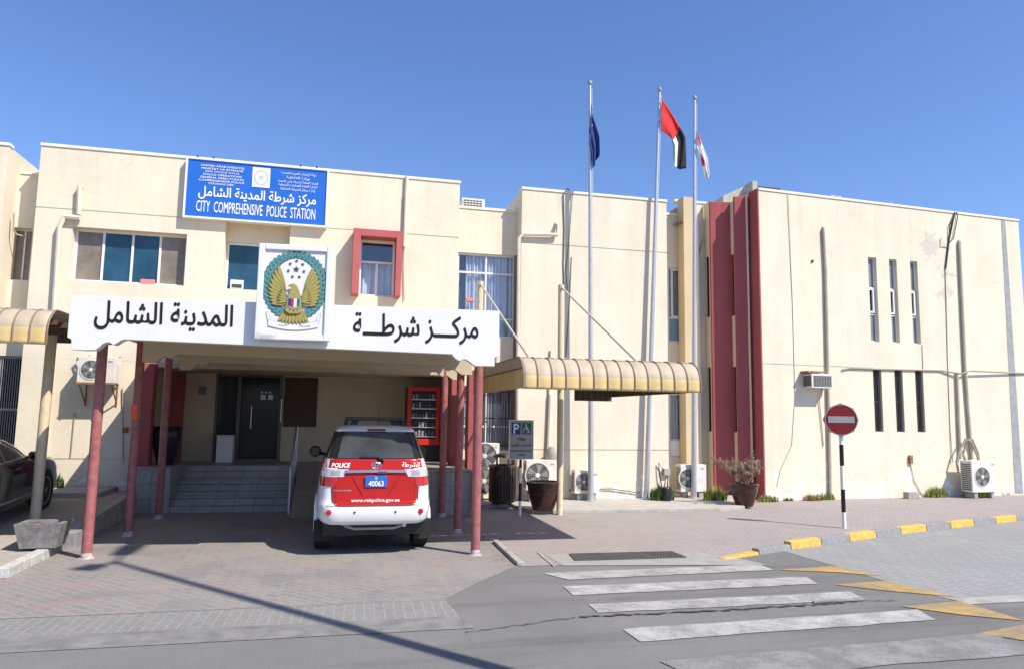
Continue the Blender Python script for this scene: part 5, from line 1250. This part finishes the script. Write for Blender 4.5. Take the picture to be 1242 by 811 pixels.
# ================================================================ VEHICLES
class Hull:
    """a body made of horizontal slices: rows (z, half width, rear y, front y, squareness)"""
    def __init__(s, rows): s.rows = rows
    def at(s, z):
        r = s.rows
        if z <= r[0][0]: return r[0][1:]
        for a, c in zip(r[:-1], r[1:]):
            if z <= c[0]:
                k = (z-a[0])/(c[0]-a[0]); return tuple(a[i]+(c[i]-a[i])*k for i in range(1, 5))
        return r[-1][1:]
    def rear(s, x, z):
        hw, yr, yf, n = s.at(z); c, b = (yr+yf)/2, (yf-yr)/2; t = max(0, 1-min(1, abs(x)/hw)**n); return c-b*t**(1/n)
    def side(s, y, z):
        hw, yr, yf, n = s.at(z); c, b = (yr+yf)/2, (yf-yr)/2; t = max(0, 1-min(1, abs(y-c)/b)**n); return hw*t**(1/n)
    def build(s, m, parent, name='body', N=72, zs=None):
        b = MB(); zz = sorted({r[0] for r in s.rows} | set(zs or [])); L = len(zz)
        for z in zz:
            hw, yr, yf, n = s.at(z); c, bb = (yr+yf)/2, (yf-yr)/2
            for k in range(N):
                t = 2*math.pi*k/N; ct, st_ = math.cos(t), math.sin(t)
                b.v.append((hw*math.copysign(abs(ct)**(2/n), ct), c+bb*math.copysign(abs(st_)**(2/n), st_), z))
        for i in range(L-1):
            for k in range(N): b.f.append([i*N+k, i*N+(k+1) % N, (i+1)*N+(k+1) % N, (i+1)*N+k]); b.mi.append(0)
        b.f.append(list(range(N-1, -1, -1))); b.mi.append(0); b.f.append([(L-1)*N+k for k in range(N)]); b.mi.append(0)
        return b.build(name, m, parent, smooth=True)
    def rpanel(s, b, z0, z1, xl, xr, off_, nz=8, nx=16, mi=0):
        """panel hugging the rear face; xl/xr are functions of v in 0..1 (bottom to top)"""
        b.grid(lambda u, v: (lambda z, x: (x, s.rear(x, z)-off_, z))(z0+(z1-z0)*v, xl(v)+(xr(v)-xl(v))*u), nx, nz, mi)
    def spanel(s, b, sg, z0, z1, yl, yr, off_, nz=6, ny=16, mi=0):
        b.grid(lambda u, v: (lambda z, y: (sg*(s.side(y, z)+off_), y, z))(z0+(z1-z0)*v, yl(v)+(yr(v)-yl(v))*u), ny, nz, mi)
def lin(*pts):
    def f(v):
        for (a, b_), (c, d) in zip(pts[:-1], pts[1:]):
            if v <= c: return b_+(d-b_)*(v-a)/(c-a)
        return pts[-1][1]
    return f
def wheel(t, x, y, r, wd, sg, spokes=6, rimr=.62, rim_m=None):
    b = MB(); q = wd/2
    b.lathe([(r*rimr, -q*.9), (r*.90, -q), (r*.985, -q*.82), (r, -q*.5), (r, q*.5), (r*.985, q*.82), (r*.90, q), (r*rimr, q*.9)], (x, y, r), 36, axis='x'); w_ = b.build('wheel', M_rubber, t, smooth=True)
    b = MB(); xo = x+sg*q*.9
    b.lathe([(r*rimr, xo-x), (r*rimr*.93, xo-x), (r*rimr*.9, xo-x-sg*.05)], (x, y, r), 30, axis='x')
    for k in range(spokes):
        a = 2*math.pi*k/spokes
        P = [(r*.10, -.22), (r*rimr*.95, -.14), (r*rimr*.95, .14), (r*.10, .22)]
        b.face([(xo-sg*.015, y+rr_*math.cos(a+da), r+rr_*math.sin(a+da)) for rr_, da in P])
    b.lathe([(r*.13, xo-x), (0, xo-x+sg*.01)], (x, y, r), 16, axis='x'); b.build('rim', rim_m or M_silver, w_, recalc=False)
    b = MB(); b.lathe([(r*rimr*.92, xo-x-sg*.06), (0, xo-x-sg*.06)], (x, y, r), 24, axis='x'); b.build('brake_disc', M_acd, w_)
# --- police car, seen from behind
CXR = (-.24+1.56)/2
car = thing('police_car', (CXR, 11.5, 0), 'white and red police off-road car seen from behind under the porch', 'car', local=True)
H = Hull([(.50, .82, .06, 4.55, 9), (.56, .88, .015, 4.62, 9), (.70, .905, 0, 4.66, 9), (.80, .905, .01, 4.66, 9), (.84, .90, .06, 4.66, 9), (1.0, .895, .09, 4.62, 9), (1.10, .89, .10, 4.5, 9), (1.20, .875, .115, 4.0, 9), (1.30, .86, .13, 3.62, 9), (1.47, .80, .18, 3.3, 9),
          (1.60, .755, .27, 3.12, 9), (1.80, .685, .41, 2.8, 9), (1.90, .655, .47, 2.62, 8), (1.94, .64, .43, 2.5, 7), (1.985, .58, .55, 2.3, 5), (2.005, .45, .75, 2.0, 4)])
H.build(M_paintw, car, zs=[.52, .53, .75, .9, 1.15, 1.25, 1.38, 1.53, 1.7, 1.85, 1.96])
b = MB(); H.rpanel(b, 1.485, 1.905, lin((0, -.785), (.1, -.778), (.92, -.648), (1, -.61)), lin((0, .785), (.1, .778), (.92, .648), (1, .61)), .006, 10, 22); rg = b.build('rear_window', M_carglass, car, smooth=True, recalc=False)
b = MB(); H.rpanel(b, 1.50, 1.86, lin((0, -.60), (1, -.52)), lin((0, .60), (1, .52)), .009, 8, 18)
b.build('tinted_pane', mat('rear_pane', (.045, .05, .05), .05, var=.5, vs=2.2, bump=0, spec=.8), rg, smooth=True, recalc=False)
b = MB(); H.rpanel(b, .795, 1.482, lin((0, -.56), (.05, -.62), (.12, -.645), (.40, -.66), (.5, -.668), (.55, -.60), (.80, -.58), (.805, -.77), (1, -.765)), lin((0, .56), (.05, .62), (.12, .645), (.40, .66), (.5, .668), (.55, .60), (.80, .58), (.805, .77), (1, .765)), .007, 60, 24)
tg = b.build('tailgate', M_paintr, car, smooth=True, recalc=False)
b = MB(); zz_ = [(.785, .54), (.80, .60), (.86, .655), (1.06, .668)]
for s in (-1, 1): b.tube([(s*x, H.rear(x, z)-.004, z) for z, x in zz_], .006, 5)
b.tube([(x, H.rear(x, .785)-.004, .785) for x in [-.54+1.08*k/16 for k in range(17)]], .006, 5); b.build('shut_line', M_black, car)
b = MB()
for s in (-1, 1):                                                     # slanted pressing lines of the tailgate
    for (a, c, e) in ((.36, .19, .02), (.62, .60, .012)):
        P = [(s*a, 1.22), (s*c, .93)]; A_ = []
        for k in range(7): x = P[0][0]+(P[1][0]-P[0][0])*k/6; z = P[0][1]+(P[1][1]-P[0][1])*k/6; A_.append((x, H.rear(x, z)-.008, z))
        b.tube(A_, e*.55, 6)
b.build('pressing', M_paintr, tg, smooth=True)
b = MB()
pts = [(x, H.rear(x, 1.285)-.02, 1.285+.018*math.cos(x*2)) for x in [-.47+.94*k/14 for k in range(15)]]; b.tube(pts, .030, 8); b.build('chrome_strip', M_chrome, tg, smooth=True)
b = MB(); b.box(.02, .16, H.rear(.1, 1.28)-.055, H.rear(.1, 1.28)-.03, 1.262, 1.298); b.build('handle', M_acd, tg, bevel=.008)
for s in (-1, 1):
    b = MB(); xi = lambda a: (lambda v: s*a(v))
    H.rpanel(b, 1.215, 1.335, xi(lin((0, .50), (1, .44))), xi(lin((0, .845), (1, .83))), .016, 5, 12); o = b.build('tail_light', M_lens_w, car, smooth=True, recalc=False)
    b = MB(); H.rpanel(b, 1.075, 1.213, xi(lin((0, .64), (.2, .62), (1, .60))), xi(lin((0, .85), (1, .852))), .014, 5, 10); b.build('red_lens', M_lens_r, o, smooth=True, recalc=False)
    b = MB(); H.rpanel(b, 1.235, 1.315, xi(lin((0, .55), (1, .55))), xi(lin((0, .69), (1, .69))), .019, 3, 6); b.build('reflector_bowl', M_acg, o, smooth=True, recalc=False)
    b = MB(); x = s*.70; b.lathe([(.043, H.rear(x, .69)-.012), (0, H.rear(x, .69)-.016)], (x, 0, .69), 18, axis='y'); b.lathe([(.043, H.rear(x, .69)), (.043, H.rear(x, .69)-.012)], (x, 0, .69), 18, axis='y'); b.build('reflector', M_lens_r, car)
    b = MB(); x = s*.31; b.lathe([(.016, -.008), (0, -.009)], (x, 0, .69), 12, axis='y'); b.build('parking_sensor', M_black, car)
b = MB(); H.rpanel(b, .782, .792, lin((0, -.88), (1, -.88)), lin((0, .88), (1, .88)), .004, 1, 24); b.build('bumper_seam', M_acg, car, smooth=True, recalc=False)
zl = 1.935; yl = H.rear(0, zl); b = MB(); b.box(-.145, .145, yl-.012, yl+.02, zl-.018, zl+.016); b.build('high_brake_light', mat('dark_red_lens', (.12, .006, .008), .2, var=0, bump=0), car, bevel=.006)
yp = min(H.rear(.165, 1.06), H.rear(0, 1.06))-.03
b = MB(); b.box(-.168, .168, yp, yp+.02, 1.06, 1.235); pl_ = b.build('number_plate', M_blue, car, bevel=.006)
Mp = Matrix.Translation((0, yp-.003, 0)); lettering('40063', Mp, -.115, .115, 1.075, 1.155, M_flw, pl_, bold=.03, thick=.001)
lettering(arabic('رأس'), Mp, -.14, -.05, 1.175, 1.215, M_chrome, pl_, thick=.001, res=2); lettering(arabic('الخيمة'), Mp, .05, .145, 1.175, 1.215, M_chrome, pl_, thick=.001, res=2)
b = MB(Mp); b.box(-.02, .02, -.002, .0, 1.17, 1.225); b.build('plate_crest', M_signgrey, pl_)
Mt = Matrix.Translation((0, H.rear(.7, 1.40)-.03, 0))
def on_rear(o, e):
    yb = max(v.co.y for v in o.data.vertices)
    for v in o.data.vertices: v.co.y = H.rear(v.co.x, v.co.z)-e-(yb-v.co.y)
for txt, a, c, z0, z1, sh in (('POLICE', -.685, -.40, 1.36, 1.425, .25), (arabic('الشرطة'), .40, .685, 1.345, 1.44, 0), ('www.rakpolice.gov.ae', -.37, .37, .825, .89, 0), ('FORTUNER', -.63, -.37, 1.0, 1.022, 0)):
    o = lettering(txt, Mt, a, c, z0, z1, M_flw if txt != 'FORTUNER' else M_signgrey, tg, bold=.035 if txt == 'POLICE' else .012, thick=.001, shear=sh, res=2); on_rear(o, .010)
b = MB(); yE = H.rear(0, 1.385)-.012
for (a, c, dx) in ((.075, .05, 0), (.024, .046, 0), (.062, .018, 0)):
    b.tube([(a*math.cos(i*2*math.pi/20)+dx, yE-.004, 1.39+(.012 if c == .018 else 0)+c*math.sin(i*2*math.pi/20)) for i in range(21)], .006, 5, cap=False)
b.build('maker_emblem', M_chrome, tg, smooth=True)
b = MB(); yw = H.rear(0, 1.46); b.tube([(.06, yw-.04, 1.455), (.02, H.rear(0, 1.51)-.03, 1.51), (-.26, H.rear(-.26, 1.515)-.025, 1.515)], .017, 6); b.lathe([(.04, -.05), (.045, 0)], (.07, yw, 1.445), 12, axis='y'); b.build('wiper', M_black, car)
for s in (-1, 1):
    b = MB(); H.spanel(b, s, 1.50, 1.84, lin((0, .75), (1, .85)), lin((0, 2.95), (1, 2.55)), .006); b.build('side_window', M_carglass, car, smooth=True, recalc=False)
    b = MB(); b.grid(lambda u, v, s=s: (lambda z: (lambda y: (s*(H.side(y, z)+.005), y, z))(H.at(z)[1]+.004+.55*u**2))(1.49+.41*v), 14, 8); b.build('rear_pillar', M_carglass, car, smooth=True, recalc=False)
    b = MB(); H.spanel(b, s, 1.0, 1.45, lin((0, .5), (1, .5)), lin((0, 3.3), (1, 3.2)), .004); b.build('side_stripe', M_paintr, car, smooth=True, recalc=False)
    b = MB(); x = s*.93; b.lathe([(.02, 0), (.085, .02), (.11, .10), (.09, .18), (.0, .22)], (0, 0, 0), 14, axis='y')
    b.v = [(s*1.0+p_[0]*1.0, 2.75+p_[1], 1.47+p_[2]*1.0) for p_ in b.v]; mr = b.build('mirror', M_black, car, smooth=True)
    b = MB(); b.grid(lambda u, v: (s*1.0+(u-.5)*.13, 2.748, 1.47+(v-.5)*.13), 2, 2); b.build('mirror_glass', M_carglass, mr, recalc=False)
    b = MB(); b.tube([(s*.82, 2.9, 1.42), (s*.95, 2.85, 1.43)], .03, 8); b.build('mirror_arm', M_black, mr)
    for yy in (.98, 3.72):
        wheel(car, s*.785, yy, .385, .255, s)
        b = MB(); P = [(s*.84, yy+.47*math.cos(R(a)), .385+.47*math.sin(R(a))) for a in range(-8, 189, 12)]; b.tube([(s*.895, p_[1], p_[2]) for p_ in P], .032, 8); b.build('wheel_arch', M_paintw, car, smooth=True)
        b = MB(); b.lathe([(.46, s*.87), (0, s*.87)], (0, yy, .385), 28, axis='x'); b.v = [p_ for p_ in b.v]; b.v = [(p_[0]+s*.035, p_[1], max(p_[2], .3)) for p_ in b.v]; b.build('wheel_well', M_black, car)
    b = MB(); b.box(s*.66, s*.92, .46, .475, .20, .52); b.build('mud_flap', M_rubber, car)
b = MB(); b.box(-.78, .78, .30, 4.3, .30, .499); b.build('underbody', M_black, car)
b = MB(); b.lathe([(.33, -.09), (.36, -.05), (.36, .05), (.33, .09)], (0, 0, 0), 28, cap=True); b.v = [(p_[0]*1.0, .62+p_[1], .42+p_[2]*1.0) for p_ in b.v]; b.build('spare_wheel', M_rubber, car, smooth=True)
b = MB(); b.tube([(-.5, .18, .50), (.5, .18, .50)], .035, 8); b.tube([(-.45, .2, .46), (-.3, .16, .42), (.3, .16, .42), (.45, .2, .46)], .02, 8); b.build('tow_bar', M_acg, car)
b = MB(); b.tube([(.46, .9, .45), (.46, .12, .47)], .032, 10); b.build('exhaust', M_steel, car)
b = MB(); b.box(-.50, .50, 1.05, 1.32, 2.075, 2.135); lb = b.build('roof_light_bar', mat('light_bar', (.06, .055, .05), .3, var=.1, bump=0), car, bevel=.02)
for s in (-1, 1): b = MB(); b.prism([(s*.30, 1.99), (s*.42, 1.99), (s*.38, 2.075), (s*.26, 2.075)], 1.1, 1.25); b.prism([(s*.44, 1.97), (s*.52, 1.97), (s*.50, 2.07), (s*.44, 2.07)], .95, 1.5); b.build('bar_foot', M_black, lb)
b = MB(); b.tube([(.06, .95, 2.0), (.06, .92, 2.24)], .005, 5); b.build('aerial', M_black, car)
b = MB(); H.rpanel(b, 1.62, 1.66, lin((0, -.02), (1, -.02)), lin((0, .12), (1, .12)), .0, 1, 1)
# --- black saloon at the left edge
sx, sy = G(54, 617, LZ(15.4)); sz = LZ(sy)
sed = thing('parked_car', (sx-.93, sy-3.85, LZ(sy-2.4)), 'glossy black saloon car parked at the left edge under the canopy', 'car', local=True)
sed.rotation_euler = (R(2.6), 0, 0); sed.scale = (1, 1, 1.055)
H2 = Hull([(.22, .86, .10, 4.82, 8), (.30, .90, .02, 4.90, 7), (.50, .925, 0, 4.93, 6.5), (.70, .93, .03, 4.88, 6), (.80, .925, .06, 4.78, 6), (.88, .91, .12, 4.55, 6), (.94, .885, .25, 4.0, 6), (1.0, .85, .5, 3.45, 6), (1.15, .78, .85, 3.15, 6), (1.30, .70, 1.2, 2.8, 5), (1.40, .62, 1.55, 2.4, 4), (1.45, .48, 1.85, 2.1, 3)])
H2.build(M_paintk, sed, zs=[.26, .4, .6, .75, .84, .91, .97, 1.07, 1.22, 1.35, 1.43])
for s in (-1, 1):
    b = MB(); H2.spanel(b, s, 1.0, 1.33, lin((0, 1.0), (1, 1.55)), lin((0, 3.2), (1, 2.62)), .006, 8, 20); sw = b.build('side_window', M_carglass, sed, smooth=True, recalc=False)
    b = MB(); b.tube([(s*(H2.side(y, .985)+.008), y, .985) for y in [.9+.2*k for k in range(13)]], .010, 6); b.build('window_trim', M_chrome, sw, smooth=True)
    b = MB(); b.tube([(s*(H2.side(2.2, z)+.009), 2.2-.05*(z-1), z) for z in (1.0, 1.1, 1.2, 1.33)], .016, 5); b.build('door_pillar', M_black, sw)
    for y in (1.35, 2.45): b = MB(); b.tube([(s*(H2.side(y, .84)+.02), y, .84), (s*(H2.side(y+.18, .84)+.02), y+.18, .845)], .014, 6); b.build('door_handle', M_paintk, sed, smooth=True)
    for y in (1.12, 2.18, 3.28): b = MB(); b.tube([(s*(H2.side(y, z)+.002), y, z) for z in (.3, .5, .7, .86, .96)], .004, 4); b.build('door_gap', M_acd, sed)
    b = MB(); b.lathe([(.02, 0), (.07, .02), (.09, .09), (.05, .17), (0, .19)], n=14, axis='y'); b.v = [(s*.99+p_[0]*1.3, 2.98+p_[1], 1.02+p_[2]*.9) for p_ in b.v]; mr = b.build('mirror', M_paintk, sed, smooth=True)
    b = MB(); b.tube([(s*.84, 3.08, .98), (s*.96, 3.06, 1.0)], .022, 6); b.build('mirror_arm', M_black, mr)
    for yy in (1.0, 3.85):
        b = MB(); b.lathe([(.385, s*.905), (0, s*.905)], (0, yy, .33), 28, axis='x'); b.v = [(p_[0]+s*.022, p_[1], p_[2]) for p_ in b.v]; b.build('wheel_well', M_black, sed)
        wheel(sed, s*.835, yy, .33, .22, s, 10, .74, M_acg)
    b = MB(); b.tube([(s*(H2.side(y, .36)+.004), y, .36) for y in [1.45+.2*k for k in range(11)]], .016, 6); b.build('sill', M_acg, sed, smooth=True)
b = MB(); H2.rpanel(b, 1.0, 1.36, lin((0, -.68), (1, -.5)), lin((0, .68), (1, .5)), .006); b.build('rear_window', M_carglass, sed, smooth=True, recalc=False)
for s in (-1, 1):
    b = MB(); H2.rpanel(b, .66, .80, (lambda v, s=s: s*.45), (lambda v, s=s: s*.86), .008); b.build('tail_light', M_lens_r, sed, smooth=True, recalc=False)

# ================================================================ STREET LAMP (stands outside the picture, its shadow falls across the drive)
hx_, hy_ = G(138, 681); LH = 14.0
tx_, ty_ = hx_+LH*.61, hy_-LH*.65; bx_, by_ = hx_+7.95, hy_-9.52              # pole tilted to turn its shadow onto the line across the drive
t = thing('street_lamp', (bx_, by_, 0), 'tall twin armed street lamp whose shadow lies across the drive', 'street lamp')
b = MB(); b.tube([(bx_, by_, 0), (tx_, ty_, LH)], .12, 14, r1=.06); b.build('pole', M_steel, t, smooth=True)
for (px, py) in ((100, 692), (166, 661)):
    qx, qy = G(px, py); e = Vector((qx-hx_, qy-hy_, 0)); dr = e.normalized(); n = Vector((-dr.y, dr.x, 0))
    c0 = Vector((tx_, ty_, LH-.05)); b = MB(); b.tube([c0, c0+e*.55+Vector((0, 0, .12))], .035, 8); ar = b.build('arm', M_steel, t, smooth=True)
    b = MB(); p0, p1 = c0+e*.35, c0+e*1.0
    b.slab([(p0-n*.13).xy, (p1-n*.17).xy, (p1+n*.17).xy, (p0+n*.13).xy], LH+.0, LH+.14); b.build('lamp_head', M_steel, ar, bevel=.03)
for o in LOCAL:
    if '_local' in o: del o['_local']
